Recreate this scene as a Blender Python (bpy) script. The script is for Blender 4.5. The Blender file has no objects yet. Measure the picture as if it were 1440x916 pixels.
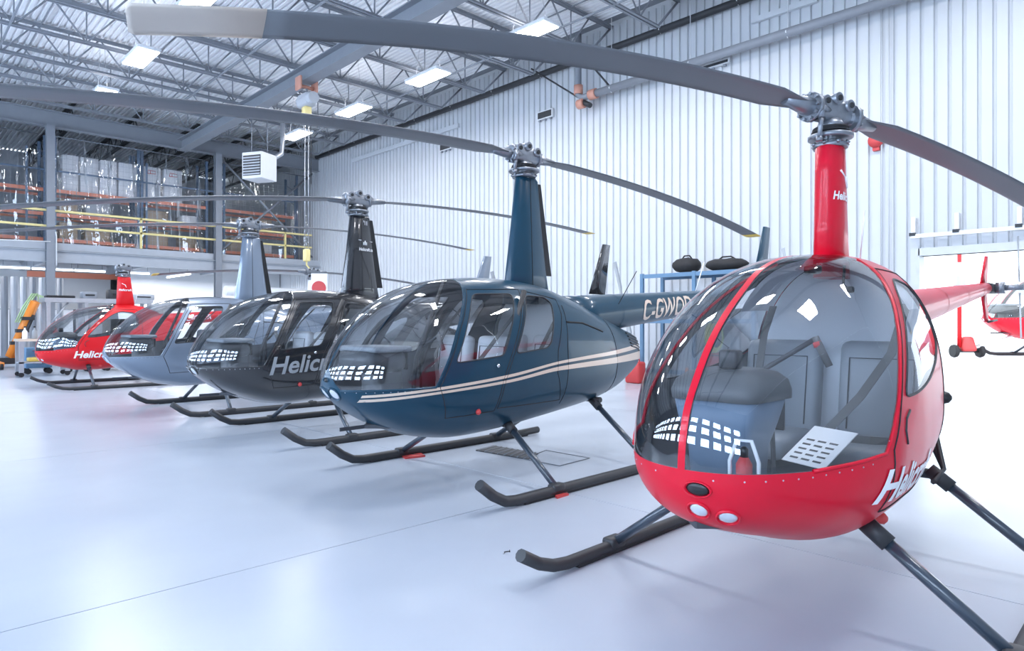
import bpy, bmesh, math, random
from mathutils import Vector, Matrix
random.seed(7)
S = bpy.context.scene
COL = S.collection

# ------------------------------------------------------------------ camera
F, CX, CY, HC = 939.0, 720.0, 453.0, 1.42
UX, UY = 0.7218, 0.6921          # hangar X axis in camera (right, forward)
cam_d = bpy.data.cameras.new('camera')
cam_d.sensor_width = 36.0
cam_d.lens = 36.0 * F / 1440.0
cam_d.shift_y = -(458.0 - CY) / 1440.0
cam_d.clip_start = 0.05
cam_d.clip_end = 500
cam = bpy.data.objects.new('camera', cam_d)
COL.objects.link(cam)
cam.location = (0, 0, HC)
cam.rotation_euler = (math.pi / 2, 0, -math.atan2(UY, UX))
S.camera = cam

# ------------------------------------------------------------------ world, exposure
W = bpy.data.worlds.new('world')
S.world = W
W.use_nodes = True
_bg = W.node_tree.nodes['Background']
_bg.inputs[0].default_value = (0.80, 0.90, 1.0, 1)
_bg.inputs[1].default_value = 5.0
S.view_settings.view_transform = 'Standard'
S.view_settings.look = 'None'
S.view_settings.gamma = 1
S.view_settings.use_curve_mapping = False
S.view_settings.exposure = -0.40
LAMP_W = 170.0
LAMP_COL = (0.96, 0.955, 1.0)

def ray(px, py):
    a = (px - CX) / F
    return Vector((UX * a + UY, -UY * a + UX, (CY - py) / F))     # per metre of depth
def on_x(px, py, X):
    r = ray(px, py); return Vector((0, 0, HC)) + r * (X / r.x)
def on_y(px, py, Y):
    r = ray(px, py); return Vector((0, 0, HC)) + r * (Y / r.y)
def on_z(px, py, Z=0.0):
    r = ray(px, py); return Vector((0, 0, HC)) + r * ((Z - HC) / r.z)
def at_d(px, py, D):
    return Vector((0, 0, HC)) + ray(px, py) * D

# ------------------------------------------------------------------ materials
M = {}
def mat(name, col, rough=0.5, metal=0.0, coat=0.0, spec=0.5, var=0.0, scale=6.0, bump=0.0, emit=None, es=1.0, alpha=None):
    m = bpy.data.materials.new(name)
    m.use_nodes = True
    nt = m.node_tree
    b = nt.nodes['Principled BSDF']
    b.inputs['Base Color'].default_value = (*col, 1)
    b.inputs['Roughness'].default_value = rough
    b.inputs['Metallic'].default_value = metal
    b.inputs['Specular IOR Level'].default_value = spec
    if coat:
        b.inputs['Coat Weight'].default_value = coat
        b.inputs['Coat Roughness'].default_value = 0.04
    if emit:
        b.inputs['Emission Color'].default_value = (*emit, 1)
        b.inputs['Emission Strength'].default_value = es
    if var or bump:
        tc = nt.nodes.new('ShaderNodeTexCoord')
        nz = nt.nodes.new('ShaderNodeTexNoise')
        nz.inputs['Scale'].default_value = scale
        nz.inputs['Detail'].default_value = 6
        nt.links.new(tc.outputs['Object'], nz.inputs['Vector'])
        if var:
            mx = nt.nodes.new('ShaderNodeMix')
            mx.data_type = 'RGBA'
            mx.inputs[6].default_value = (*[max(0, c * (1 - var)) for c in col], 1)
            mx.inputs[7].default_value = (*[min(1, c * (1 + var)) for c in col], 1)
            nt.links.new(nz.outputs['Fac'], mx.inputs[0])
            nt.links.new(mx.outputs[2], b.inputs['Base Color'])
        if bump:
            bp = nt.nodes.new('ShaderNodeBump')
            bp.inputs['Strength'].default_value = bump
            bp.inputs['Distance'].default_value = 0.01
            nt.links.new(nz.outputs['Fac'], bp.inputs['Height'])
            nt.links.new(bp.outputs['Normal'], b.inputs['Normal'])
    M[name] = m
    return m

def glass_mat(name, tint, refl=1.0, rough=0.01, base=0.065):
    m = bpy.data.materials.new(name)
    m.use_nodes = True
    nt = m.node_tree
    nt.nodes.clear()
    out = nt.nodes.new('ShaderNodeOutputMaterial')
    tr = nt.nodes.new('ShaderNodeBsdfTransparent')
    tr.inputs[0].default_value = (*tint, 1)
    gl = nt.nodes.new('ShaderNodeBsdfGlossy')
    gl.inputs[0].default_value = (refl, refl, refl, 1)
    gl.inputs['Roughness'].default_value = rough
    fr = nt.nodes.new('ShaderNodeLayerWeight')
    fr.inputs[0].default_value = 0.32
    mr = nt.nodes.new('ShaderNodeMapRange')
    mr.inputs[3].default_value = base
    mr.inputs[4].default_value = 0.75
    nt.links.new(fr.outputs['Fresnel'], mr.inputs[0])
    mx = nt.nodes.new('ShaderNodeMixShader')
    nt.links.new(mr.outputs[0], mx.inputs[0])
    nt.links.new(tr.outputs[0], mx.inputs[1])
    nt.links.new(gl.outputs[0], mx.inputs[2])
    nt.links.new(mx.outputs[0], out.inputs[0])
    M[name] = m
    return m

mat('floor', (0.45, 0.495, 0.56), rough=0.27, spec=0.45, var=0.07, scale=1.3)
mat('joint', (0.16, 0.18, 0.20), rough=0.9)
mat('wallwhite', (0.58, 0.605, 0.63), rough=0.45, var=0.03, scale=2)
mat('deck', (0.86, 0.87, 0.89), rough=0.45, metal=0.1, var=0.08, scale=3)
mat('steel', (0.24, 0.26, 0.29), rough=0.5, var=0.1, scale=4)
mat('steel_lt', (0.42, 0.45, 0.49), rough=0.5, var=0.08, scale=4)
mat('dark', (0.03, 0.032, 0.036), rough=0.5, var=0.15, scale=10)
mat('black', (0.012, 0.013, 0.015), rough=0.35, var=0.2, scale=10)
mat('rubber', (0.02, 0.02, 0.022), rough=0.75, var=0.2, scale=20)
mat('chrome', (0.62, 0.64, 0.67), rough=0.25, metal=1.0, var=0.06, scale=20)
mat('alu', (0.50, 0.52, 0.55), rough=0.4, metal=0.8, var=0.1, scale=15)
mat('hubmetal', (0.27, 0.29, 0.32), rough=0.36, metal=0.75, var=0.2, scale=25)
mat('blade', (0.15, 0.16, 0.175), rough=0.42, var=0.08, scale=2)
mat('bladetape', (0.60, 0.53, 0.46), rough=0.5, var=0.08, scale=4)
mat('yellow', (0.75, 0.52, 0.10), rough=0.45, var=0.08)
mat('red_paint', (0.64, 0.005, 0.026), rough=0.35, spec=0.25, coat=0.2, var=0.03)
mat('red_paint2', (0.68, 0.014, 0.02), rough=0.35, spec=0.25, coat=0.2, var=0.03)
mat('teal_paint', (0.002, 0.042, 0.078), rough=0.35, spec=0.3, coat=0.3, var=0.05)
mat('black_paint', (0.014, 0.015, 0.018), rough=0.25, coat=1.0, var=0.05)
mat('grey_paint', (0.20, 0.25, 0.32), rough=0.3, metal=0.35, coat=1.0, var=0.04)
mat('white_paint', (0.80, 0.82, 0.84), rough=0.3, coat=0.6, var=0.02)
mat('tan', (0.72, 0.58, 0.46), rough=0.35, coat=0.5, var=0.02)
mat('decal_white', (0.90, 0.91, 0.93), rough=0.35, var=0.01)
mat('decal_grey', (0.30, 0.32, 0.34), rough=0.35, var=0.02)
mat('leather_grey', (0.27, 0.295, 0.32), rough=0.45, var=0.1, scale=8, bump=0.1)
mat('leather_white', (0.72, 0.73, 0.75), rough=0.45, var=0.05, scale=8)
mat('bulkhead', (0.88, 0.92, 0.98), rough=0.6, var=0.04)
mat('lining', (0.13, 0.14, 0.155), rough=0.7, var=0.1)
mat('cabin_dark', (0.05, 0.055, 0.065), rough=0.7, var=0.15)
mat('console_face', (0.16, 0.22, 0.30), rough=0.5, var=0.08)
mat('console', (0.085, 0.09, 0.095), rough=0.45, var=0.1)
mat('belt', (0.13, 0.13, 0.13), rough=0.7, var=0.1)
mat('rail_yellow', (0.80, 0.68, 0.30), rough=0.45, var=0.05)
mat('rack_orange', (0.85, 0.30, 0.19), rough=0.5, var=0.06)
mat('rack_blue', (0.12, 0.23, 0.36), rough=0.5, var=0.06)
mat('post_blue', (0.12, 0.18, 0.27), rough=0.5, var=0.06)
mat('carton', (0.84, 0.85, 0.87), rough=0.8, var=0.05)
mat('carton_brown', (0.42, 0.33, 0.24), rough=0.8, var=0.08)
mat('orange', (0.80, 0.25, 0.03), rough=0.45, var=0.06)
mat('green_hose', (0.45, 0.62, 0.30), rough=0.5, var=0.05)
mat('pipe_orange', (0.62, 0.30, 0.22), rough=0.5, var=0.1)
mat('red_plain', (0.60, 0.06, 0.06), rough=0.45, var=0.05)
mat('paper', (0.88, 0.89, 0.90), rough=0.8, var=0.02)
mat('heater', (0.66, 0.68, 0.70), rough=0.5, var=0.04)
mat('concrete', (0.62, 0.63, 0.64), rough=0.85, var=0.06, scale=2)
mat('lens', (0.9, 0.95, 1.0), rough=0.3, emit=(0.90, 0.96, 1.0), es=14.0)
mat('tube', (0.9, 0.95, 1.0), rough=0.3, emit=(0.92, 0.97, 1.0), es=5.0)
mat('daylight', (0.8, 0.9, 1.0), rough=0.3, emit=(0.62, 0.77, 1.0), es=25.0)
mat('lamp_glass', (0.75, 0.80, 0.85), rough=0.08, metal=0.6, coat=1.0, var=0.05)
glass_mat('glass', (0.90, 0.92, 0.94))
glass_mat('glass_clear', (0.93, 0.95, 0.96))
glass_mat('plastic', (0.97, 0.975, 0.98), refl=1.0, rough=0.022, base=0.055)

# ------------------------------------------------------------------ object helpers
def link(o, parent=None, label=None, cat=None, group=None, kind=None):
    COL.objects.link(o)
    if parent: o.parent = parent
    if label: o['label'] = label
    if cat: o['category'] = cat
    if group: o['group'] = group
    if kind: o['kind'] = kind
    return o
def empty(name, loc=(0, 0, 0), rz=0.0, label=None, cat=None, group=None, kind=None, parent=None):
    o = bpy.data.objects.new(name, None)
    o.empty_display_size = 0.2
    o.location = loc
    o.rotation_euler = (0, 0, rz)
    return link(o, parent, label, cat, group, kind)
def copy_tree(o, parent=None):
    c = o.copy(); COL.objects.link(c); c.parent = parent
    for ch in list(o.children): copy_tree(ch, c)
    return c

class MB:
    def __init__(s): s.v = []; s.f = []; s.sm = []
    def add(s, vs, fs, smooth=False):
        b = len(s.v); s.v += [tuple(p) for p in vs]
        for f in fs: s.f.append([b + i for i in f]); s.sm.append(smooth)
        return s
    def box(s, lo, hi, rot=None, org=(0, 0, 0)):
        x0, y0, z0 = lo; x1, y1, z1 = hi
        vs = [Vector(p) for p in ((x0,y0,z0),(x1,y0,z0),(x1,y1,z0),(x0,y1,z0),(x0,y0,z1),(x1,y0,z1),(x1,y1,z1),(x0,y1,z1))]
        if rot is not None: vs = [rot @ (p - Vector(org)) + Vector(org) for p in vs]
        return s.add(vs, [(3,2,1,0),(4,5,6,7),(0,1,5,4),(1,2,6,5),(2,3,7,6),(3,0,4,7)])
    def rbox(s, lo, hi, r=0.03, seg=3, taper=None, mtx=None):
        bm = bmesh.new()
        bmesh.ops.create_cube(bm, size=1.0)
        for v in bm.verts:
            t = v.co.z + 0.5
            k = 1.0 if taper is None else (1 + (taper - 1) * t)
            v.co = Vector(((lo[0]+hi[0])/2 + v.co.x*(hi[0]-lo[0])*k, (lo[1]+hi[1])/2 + v.co.y*(hi[1]-lo[1])*k, lo[2] + t*(hi[2]-lo[2])))
        r = min(r, 0.48*min(hi[i]-lo[i] for i in range(3)))
        bmesh.ops.bevel(bm, geom=bm.edges[:], offset=r, segments=seg, profile=0.5, affect='EDGES')
        if mtx is not None: bmesh.ops.transform(bm, matrix=mtx, verts=bm.verts[:])
        bm.verts.index_update()
        s.add([v.co.copy() for v in bm.verts], [[v.index for v in f.verts] for f in bm.faces], True)
        bm.free(); return s
    def tube(s, pts, r, n=8, cap=True, flat=None):
        pts = [Vector(p) for p in pts]; m = len(pts)
        rs = r if isinstance(r, (list, tuple)) else [r]*m
        vs = []; up = None
        for i, p in enumerate(pts):
            d = (pts[min(i+1, m-1)] - pts[max(i-1, 0)]).normalized()
            if up is None:
                up = Vector((0,0,1)) if abs(d.z) < 0.9 else Vector((1,0,0))
            a = d.cross(up).normalized(); up = a.cross(d).normalized()
            for k in range(n):
                t = 2*math.pi*k/n
                vs.append(p + a*math.cos(t)*rs[i] + up*math.sin(t)*rs[i]*(flat or 1))
        fs = [(i*n+k, i*n+(k+1)%n, (i+1)*n+(k+1)%n, (i+1)*n+k) for i in range(m-1) for k in range(n)]
        s.add(vs, fs, True)
        if cap:
            b = len(s.v) - m*n
            s.f.append([b+k for k in range(n)][::-1]); s.sm.append(False)
            s.f.append([b+(m-1)*n+k for k in range(n)]); s.sm.append(False)
        return s
    def lathe(s, prof, n=20, org=(0,0,0), axis='z'):
        vs = []
        for (r, h) in prof:
            for k in range(n):
                t = 2*math.pi*k/n
                p = (r*math.cos(t), r*math.sin(t), h)
                if axis == 'x': p = (p[2], p[0], p[1])
                if axis == 'y': p = (p[0], p[2], p[1])
                vs.append((p[0]+org[0], p[1]+org[1], p[2]+org[2]))
        m = len(prof)
        fs = [(i*n+k, i*n+(k+1)%n, (i+1)*n+(k+1)%n, (i+1)*n+k) for i in range(m-1) for k in range(n)]
        s.add(vs, fs, True)
        b = len(s.v) - m*n
        s.f.append([b+k for k in range(n)][::-1]); s.sm.append(False)
        s.f.append([b+(m-1)*n+k for k in range(n)]); s.sm.append(False)
        return s
    def loft(s, rings, closed=True, caps=True, smooth=True):
        n = len(rings[0]); m = len(rings)
        fs = [(i*n+k, i*n+(k+1)%n, (i+1)*n+(k+1)%n, (i+1)*n+k) for i in range(m-1) for k in range(n if closed else n-1)]
        s.add([p for r in rings for p in r], fs, smooth)
        if caps:
            b = len(s.v) - m*n
            s.f.append([b+k for k in range(n)][::-1]); s.sm.append(False)
            s.f.append([b+(m-1)*n+k for k in range(n)]); s.sm.append(False)
        return s
    def mesh(s, name, material):
        me = bpy.data.meshes.new(name)
        me.from_pydata(s.v, [], s.f)
        me.polygons.foreach_set('use_smooth', s.sm)
        me.materials.append(M[material] if isinstance(material, str) else material)
        me.update()
        bm = bmesh.new(); bm.from_mesh(me)
        bmesh.ops.recalc_face_normals(bm, faces=bm.faces[:])
        bm.to_mesh(me); bm.free()
        return me
    def build(s, name, material, parent=None, loc=(0,0,0), rz=0.0, **k):
        o = bpy.data.objects.new(name, s.mesh(name, material))
        o.location = loc; o.rotation_euler = (0, 0, rz)
        return link(o, parent, **k)

def text_mesh(body, size=1.0, shear=0.0, bold=0.0, xs=1.0):
    cu = bpy.data.curves.new('lettering', 'FONT')
    cu.body = body; cu.size = size; cu.shear = shear; cu.offset = bold
    cu.resolution_u = 3
    o = bpy.data.objects.new('lettering', cu)
    COL.objects.link(o)
    dg = bpy.context.evaluated_depsgraph_get()
    me = bpy.data.meshes.new_from_object(o.evaluated_get(dg))
    bpy.data.objects.remove(o)
    bm = bmesh.new(); bm.from_mesh(me); bpy.data.meshes.remove(me)
    for v in bm.verts: v.co.x *= xs
    return bm
def text_on(name, body, size, fn, material, parent, step=0.03, shear=0.0, bold=0.0, xs=1.0, **k):
    """fn(u, v) -> 3-D point; the flat lettering is cut fine enough to follow the surface."""
    bm = text_mesh(body, size, shear, bold, xs)
    xsn = [v.co.x for v in bm.verts]; ysn = [v.co.y for v in bm.verts]
    for ax, vals in ((0, xsn), (1, ysn)):
        t = min(vals) + step
        while t < max(vals):
            co = [0,0,0]; no = [0,0,0]; co[ax] = t; no[ax] = 1
            bmesh.ops.bisect_plane(bm, geom=bm.verts[:]+bm.edges[:]+bm.faces[:], plane_co=co, plane_no=no)
            t += step
    for v in bm.verts: v.co = Vector(fn(v.co.x, v.co.y))
    me = bpy.data.meshes.new(name)
    bm.to_mesh(me); bm.free()
    me.materials.append(M[material])
    return link(bpy.data.objects.new(name, me), parent, **k)
# ================================================================== STRUCTURE
WX, YB, YN, XF, ZC = 14.2, 38.0, -7.0, -6.0, 9.3
MY = 27.0                                    # mezzanine front plane
# --- floor slabs
floor = MB().box((XF, YN, -0.14), (WX + 0.3, YB, -0.012)).build('floor', 'joint', kind='structure')
xs = [XF] + [4.17 + 4.6*k for k in range(-3, 3) if XF < 4.17 + 4.6*k < WX] + [WX + 0.3]
ys = [YN] + [3.82 + 4.6*k for k in range(-2, 8) if YN < 3.82 + 4.6*k < YB] + [YB]
for i in range(len(xs)-1):
    for j in range(len(ys)-1):
        g = 0.004
        MB().box((xs[i]+g, ys[j]+g, -0.0119), (xs[i+1]-g, ys[j+1]-g, 0)).build('floor_slab', 'floor', floor)
ground = MB().box((WX + 0.3, -30, -0.16), (70, 60, -0.01)).build('ground_outside', 'concrete', kind='structure')

# --- right wall: ribbed steel sheets
def sheet_mesh(name, z0, z1, w=0.9, ribs=4, d=0.045):
    mb = MB(); p = w / ribs; prof = []
    for k in range(ribs):
        o = k * p
        prof += [(o, 0), (o + p*0.66, 0), (o + p*0.72, -d), (o + p*0.90, -d), (o + p*0.96, 0)]
    prof.append((w, 0))
    vs = [(-x, y, z0) for (y, x) in prof] + [(-x, y, z1) for (y, x) in prof]
    vs = [(0 - dx, y, z) for (dx, y, z) in [(-v[0], v[1], v[2]) for v in vs]]
    n = len(prof)
    mb.add(vs, [(i, i+1, n+i+1, n+i) for i in range(n-1)])
    return mb.mesh(name, 'wallwhite')
D0, D1, DZ = -1.6, 3.76, 2.66               # door opening in the right wall
wall_r = MB().box((WX + 0.05, D1, 0), (WX + 0.25, YB, ZC + 0.3)).box((WX + 0.05, YN, 0), (WX + 0.25, D0, ZC + 0.3)).box((WX + 0.05, D0, DZ), (WX + 0.25, D1, ZC + 0.3)).build('wall_right', 'wallwhite', kind='structure')
full = sheet_mesh('wall_sheet', 0, ZC); above = sheet_mesh('wall_sheet_above', DZ, ZC)
y = D1
while y < MY + 2:
    o = bpy.data.objects.new('wall_sheet', full); o.location = (WX, y, 0); link(o, wall_r); y += 0.9
y = D1 - 0.9
while y > D0 - 0.2:
    o = bpy.data.objects.new('wall_sheet', above); o.location = (WX, y, 0); link(o, wall_r); y -= 0.9
while y > YN:
    o = bpy.data.objects.new('wall_sheet', full); o.location = (WX, y, 0); link(o, wall_r); y -= 0.9
# door frame of the open door + its header rail
df = MB().box((WX - 0.06, D1 - 0.02, 0), (WX + 0.26, D1 + 0.12, DZ + 0.14)).box((WX - 0.06, D0 - 0.12, 0), (WX + 0.26, D0 + 0.02, DZ + 0.14)).box((WX - 0.06, D0, DZ), (WX + 0.26, D1, DZ + 0.14)).build('door_1', 'wallwhite', kind='structure', label='white steel frame of the open door beside the red nose helicopter')
a = on_x(1281, 332.5, WX - 0.12)
rail = empty('door_track', (WX, 0, 0), label='white horizontal track on brackets above the open doorway', cat='track')
MB().box((-0.14, -0.6, a.z - 0.04), (-0.08, a.y, a.z + 0.03)).build('track_bar', 'white_paint', rail)
for px, py in ((1285, 320), (1346, 312), (1434, 300)):
    b = on_x(px, py, WX - 0.05)
    br = MB().box((-0.09, b.y - 0.035, a.z), (-0.02, b.y + 0.035, a.z + 0.36)).build('bracket', 'white_paint', rail)
    MB().box((-0.16, b.y - 0.05, a.z - 0.0), (-0.10, b.y + 0.05, a.z + 0.06)).build('end_block', 'black', br)

# --- other walls
wb = MB().box((XF, YB, 0), (WX, YB + 0.2, ZC)).build('wall_back', 'steel_lt', kind='structure')
wn = MB().box((XF, YN - 0.2, 0), (WX, YN, ZC)).build('wall_near', 'wallwhite', kind='structure')
wf = MB().box((XF - 0.2, YN, 0), (XF, YB, ZC)).build('wall_front', 'steel', kind='structure')
# sectional doors with three rows of daylit panes (they mirror in every windshield)
nd = 0
for k in range(4):
    y0 = -1.3 + k * 9.3
    nd += 1
    d = MB().box((XF, y0 - 4.55, 0), (XF + 0.06, y0 + 4.55, 6.4)).build('door_%d' % (nd + 1), 'steel', kind='structure')
    for r in range(3):
        for c in range(4):
            cy = y0 - 3.4 + c * 2.27; cz = 2.3 + r * 1.45
            MB().box((XF + 0.06, cy - 0.72, cz - 0.42), (XF + 0.085, cy + 0.72, cz + 0.42)).build('pane', 'daylight', d)

# --- ceiling: deck sheets, joists
ceiling = MB().box((XF, YN, ZC + 0.09), (WX, YB, ZC + 0.3)).build('ceiling', 'steel', kind='structure')
def deck_mesh(name, w=0.9, ribs=6, d=0.06, y0=YN, y1=YB):
    p = w / ribs; prof = []
    for k in range(ribs):
        o = k * p
        prof += [(o, 0), (o + p*0.5, 0), (o + p*0.6, d), (o + p*0.9, d)]
    prof.append((w, 0)); n = len(prof)
    return MB().add([(x, y0, z) for x, z in prof] + [(x, y1, z) for x, z in prof], [(i, i+1, n+i+1, n+i) for i in range(n-1)]).mesh(name, 'deck')
dm = deck_mesh('deck_sheet')
x = XF
while x < WX - 0.5:
    o = bpy.data.objects.new('deck_sheet', dm); o.location = (x, 0, ZC); link(o, ceiling); x += 0.9

JB, JT, JX0, JX1 = 8.28, 9.24, XF + 0.3, WX - 0.95
def joist_meshes():
    top = MB(); bot = MB()
    for s in (-1, 1):
        top.box((JX0, s*0.05 - 0.03, JT - 0.012), (WX - 0.05, s*0.05 + 0.03, JT))
        top.box((JX0, s*0.025 - 0.006, JT - 0.075), (WX - 0.05, s*0.025 + 0.006, JT))
        bot.box((JX0, s*0.05 - 0.03, JB), (JX1, s*0.05 + 0.03, JB + 0.012))
        bot.box((JX0, s*0.025 - 0.006, JB), (JX1, s*0.025 + 0.006, JB + 0.075))
    return top.mesh('top_chord', 'steel'), bot.mesh('bottom_chord', 'steel')
tm, bmh = joist_meshes()
BAY = 1.45
dn = MB().tube([(0, 0, JT - 0.03), (BAY/2, 0, JB + 0.03)], 0.022, 6).mesh('web_bar', 'steel')
up = MB().tube([(0, 0, JB + 0.03), (BAY/2, 0, JT - 0.03)], 0.022, 6).mesh('web_bar', 'steel')
vt = MB().tube([(0, 0, JB + 0.03), (0, 0, JT - 0.03)], 0.018, 6).mesh('web_bar', 'steel')
endb = MB().tube([(0, 0, JB + 0.03), (0.9, 0, JT - 0.03)], 0.028, 6).mesh('web_bar', 'steel')
JOISTS = [8.9 + 2.05*k for k in range(-4, 9)]
for jy in JOISTS:
    j = bpy.data.objects.new('roof_joist', tm); j.location = (0, jy, 0); link(j, ceiling)
    o = bpy.data.objects.new('bottom_chord', bmh); link(o, j)
    n = int((JX1 - 0.2 - JX0) / BAY)
    for k in range(n + 1):
        xx = JX1 - (k + 1) * BAY
        if xx < -6: break
        for me, dx in ((dn, 0), (up, BAY/2), (vt, BAY/2)):
            o = bpy.data.objects.new('web_bar', me); o.location = (xx + dx, 0, 0); link(o, j)
    o = bpy.data.objects.new('web_bar', endb); o.location = (JX1 - 0.02, 0, 0); link(o, j)
# bridging rods along the bay
for bx in (-2.4, 2.3, 7.0, 11.6):
    MB().box((bx - 0.02, 0.5, JB - 0.005), (bx + 0.02, 25.4, JB + 0.03)).build('bridging_bar', 'steel', ceiling)
    MB().box((bx + 0.9 - 0.015, 0.5, JT - 0.03), (bx + 0.9 + 0.015, 25.4, JT - 0.005)).build('bridging_bar', 'steel', ceiling)

def ibeam(mb, p0, p1, w, h, t=0.025, axis='y'):
    # p0/p1 = centre of the bottom flange
    (x0, y0, z0), (x1, y1, z1) = p0, p1
    if axis == 'y':
        mb.box((x0 - w/2, y0, z0), (x0 + w/2, y1, z0 + t)); mb.box((x0 - w/2, y0, z0 + h - t), (x0 + w/2, y1, z0 + h))
        mb.box((x0 - t/2, y0, z0 + t), (x0 + t/2, y1, z0 + h - t))
    elif axis == 'x':
        mb.box((x0, y0 - w/2, z0), (x1, y0 + w/2, z0 + t)); mb.box((x0, y0 - w/2, z0 + h - t), (x1, y0 + w/2, z0 + h))
        mb.box((x0, y0 - t/2, z0 + t), (x1, y0 + t/2, z0 + h - t))
    else:
        mb.box((x0 - w/2, y0 - h/2, z0), (x0 + w/2, y0 - h/2 + t, z1)); mb.box((x0 - w/2, y0 + h/2 - t, z0), (x0 + w/2, y0 + h/2, z1))
        mb.box((x0 - t/2, y0 - h/2 + t, z0), (x0 + t/2, y0 + h/2 - t, z1))
    return mb
ibeam(MB(), (8.45, 2.0, 7.86), (8.45, MY - 0.2, 0), 0.34, 0.42).build('monorail_beam', 'steel', label='long grey overhead steel beam carrying the chain hoist', cat='beam')

# --- high-bay lights
def make_light():
    r = empty('high_bay_light', (0, 0, 0))
    MB().rbox((-0.27, -0.72, 0.02), (0.27, 0.72, 0.10), 0.02, 2).build('housing', 'white_paint', r)
    for s in (-1, 1):
        MB().box((s*0.125 - 0.105, -0.68, 0.0), (s*0.125 + 0.105, 0.68, 0.02)).build('lens', 'lens', r)
    for s in (-1, 1):
        MB().tube([(0, s*0.55, 0.1), (0, s*0.25, 1.41)], 0.006, 5).build('hanger_wire', 'alu', r)
    return r
lproto = make_light()
GX, GY = [4.76, 10.65], [10.56 + 3.78*k for k in (-3, -2, -1, 0, 1, 2, 3)]
NM = {(10.65, 3): 'nearest visible ceiling light by the white wall, above the long red helicopter blade', (10.65, 4): 'ceiling light by the white wall, second from the hanging blade', (10.65, 5): 'ceiling light by the white wall, third along the row',
      (10.65, 6): 'ceiling light farthest along the white wall, beside the hoist chain', (4.76, 4): 'large ceiling light at top edge above the taped blade tip', (4.76, 5): 'square bright ceiling light just below the taped blade tip', (4.76, 6): 'small twin-lens ceiling light above the mezzanine column'}
first = True
rig = []
for gx in GX:
    for k, gy in enumerate(GY):
        r = lproto if first else copy_tree(lproto)
        first = False
        r.location = (gx, gy, 7.88)
        r['label'] = NM.get((gx, k), 'bright rectangular ceiling light outside the picture, over the hangar floor')
        r['category'] = 'ceiling light'; r['group'] = 'high bay ceiling lights'
        rig.append(r)
for r in rig:
    ld = bpy.data.lights.new('lamp', 'AREA'); ld.shape = 'RECTANGLE'; ld.size = 0.5; ld.size_y = 1.4
    ld.energy = LAMP_W; ld.color = LAMP_COL
    lo = bpy.data.objects.new('lamp', ld); link(lo, r); lo.location = (0, 0, -0.03)
    ld = bpy.data.lights.new('up_fill', 'AREA'); ld.shape = 'RECTANGLE'; ld.size = 0.5; ld.size_y = 1.4  # upward fill added above each housing to brighten the roof deck and upper wall
    ld.energy = LAMP_W * 0.09; ld.color = LAMP_COL
    lo = bpy.data.objects.new('up_fill', ld); link(lo, r); lo.location = (0, 0, 0.13); lo.rotation_euler = (math.pi, 0, 0)
# ================================================================== HELICOPTERS
def pchip(xs, ys, x):
    n = len(xs); h = [xs[i+1]-xs[i] for i in range(n-1)]; d = [(ys[i+1]-ys[i])/h[i] for i in range(n-1)]
    m = [0.0]*n; m[0] = d[0]; m[-1] = d[-1]
    for i in range(1, n-1):
        if d[i-1]*d[i] > 0:
            w1 = 2*h[i]+h[i-1]; w2 = h[i]+2*h[i-1]; m[i] = (w1+w2)/(w1/d[i-1]+w2/d[i])
    x = min(max(x, xs[0]), xs[-1])
    k = 0
    while k < n-2 and x > xs[k+1]: k += 1
    t = (x-xs[k])/h[k]
    return (2*t**3-3*t**2+1)*ys[k]+(t**3-2*t**2+t)*h[k]*m[k]+(-2*t**3+3*t**2)*ys[k+1]+(t**3-t**2)*h[k]*m[k+1]
class Loft:
    """fuselage: x fwd, y port, z up; each station x: top, bottom, half width, waist z, exponents"""
    def __init__(s, st):
        s.st = st; s.x0 = st[0][0]; s.x1 = st[-1][0]
        s.q = [math.sqrt(max(0, s.x0-r[0])) for r in st]; s.cache = {}
    def at(s, x):
        k = round(x, 5)
        if k not in s.cache:
            q = math.sqrt(max(0, s.x0-x)); s.cache[k] = [pchip(s.q, [r[i] for r in s.st], q) for i in range(1, 7)]
        return s.cache[k]
    def ring(s, x, nt, inset=0.0):
        zt, zb, w, zc, nu, nl = s.at(x); out = []
        for k in range(nt):
            t = 2*math.pi*(k+0.5)/nt; c, sn = math.cos(t), math.sin(t)
            n = nu if sn > 0 else nl; hh = (zt-zc) if sn > 0 else (zc-zb)
            out.append(Vector((x, (w-inset)*math.copysign(abs(c)**(2/n), c), zc+(hh-inset)*math.copysign(abs(sn)**(2/n), sn))))
        return out
    def y(s, x, z):
        zt, zb, w, zc, nu, nl = s.at(x)
        r, n = ((z-zc)/max(1e-6, zt-zc), nu) if z > zc else ((zc-z)/max(1e-6, zc-zb), nl)
        return w*max(0.0, 1-min(1, max(0, r))**n)**(1/n)
    def g(s, p):
        zt, zb, w, zc, nu, nl = s.at(p[0]); w = max(w, 0.012)
        z = p[2]; n = nu if z > zc else nl; h = max(0.012, (zt-zc) if z > zc else (zc-zb))
        return (abs(p[1])/w)**n + (abs(z-zc)/h)**n
    def normal(s, p):
        if p[0] > s.x0 - 0.004: return Vector((1, 0, 0))
        e = 0.002; c = []
        for i in range(3):
            a = list(p); b = list(p); a[i] += e; b[i] -= e
            if i == 0: a[0] = min(a[0], s.x0-0.0005); b[0] = max(b[0], s.x1)
            c.append((s.g(a)-s.g(b))/(a[i]-b[i]))
        v = Vector(c)
        return v.normalized() if v.length > 1e-9 else Vector((0, 0, 1))
    def x_at(s, y, z):
        lo, hi = 0.6, s.x0-0.0005
        for _ in range(40):
            m = (lo+hi)/2
            if s.g((m, y, z)) > 1: hi = m
            else: lo = m
        return lo
    def surf(s, x, z, side=1, off=0.003):
        p = Vector((x, side*s.y(x, z), z))
        return p + s.normal(p)*off

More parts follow.
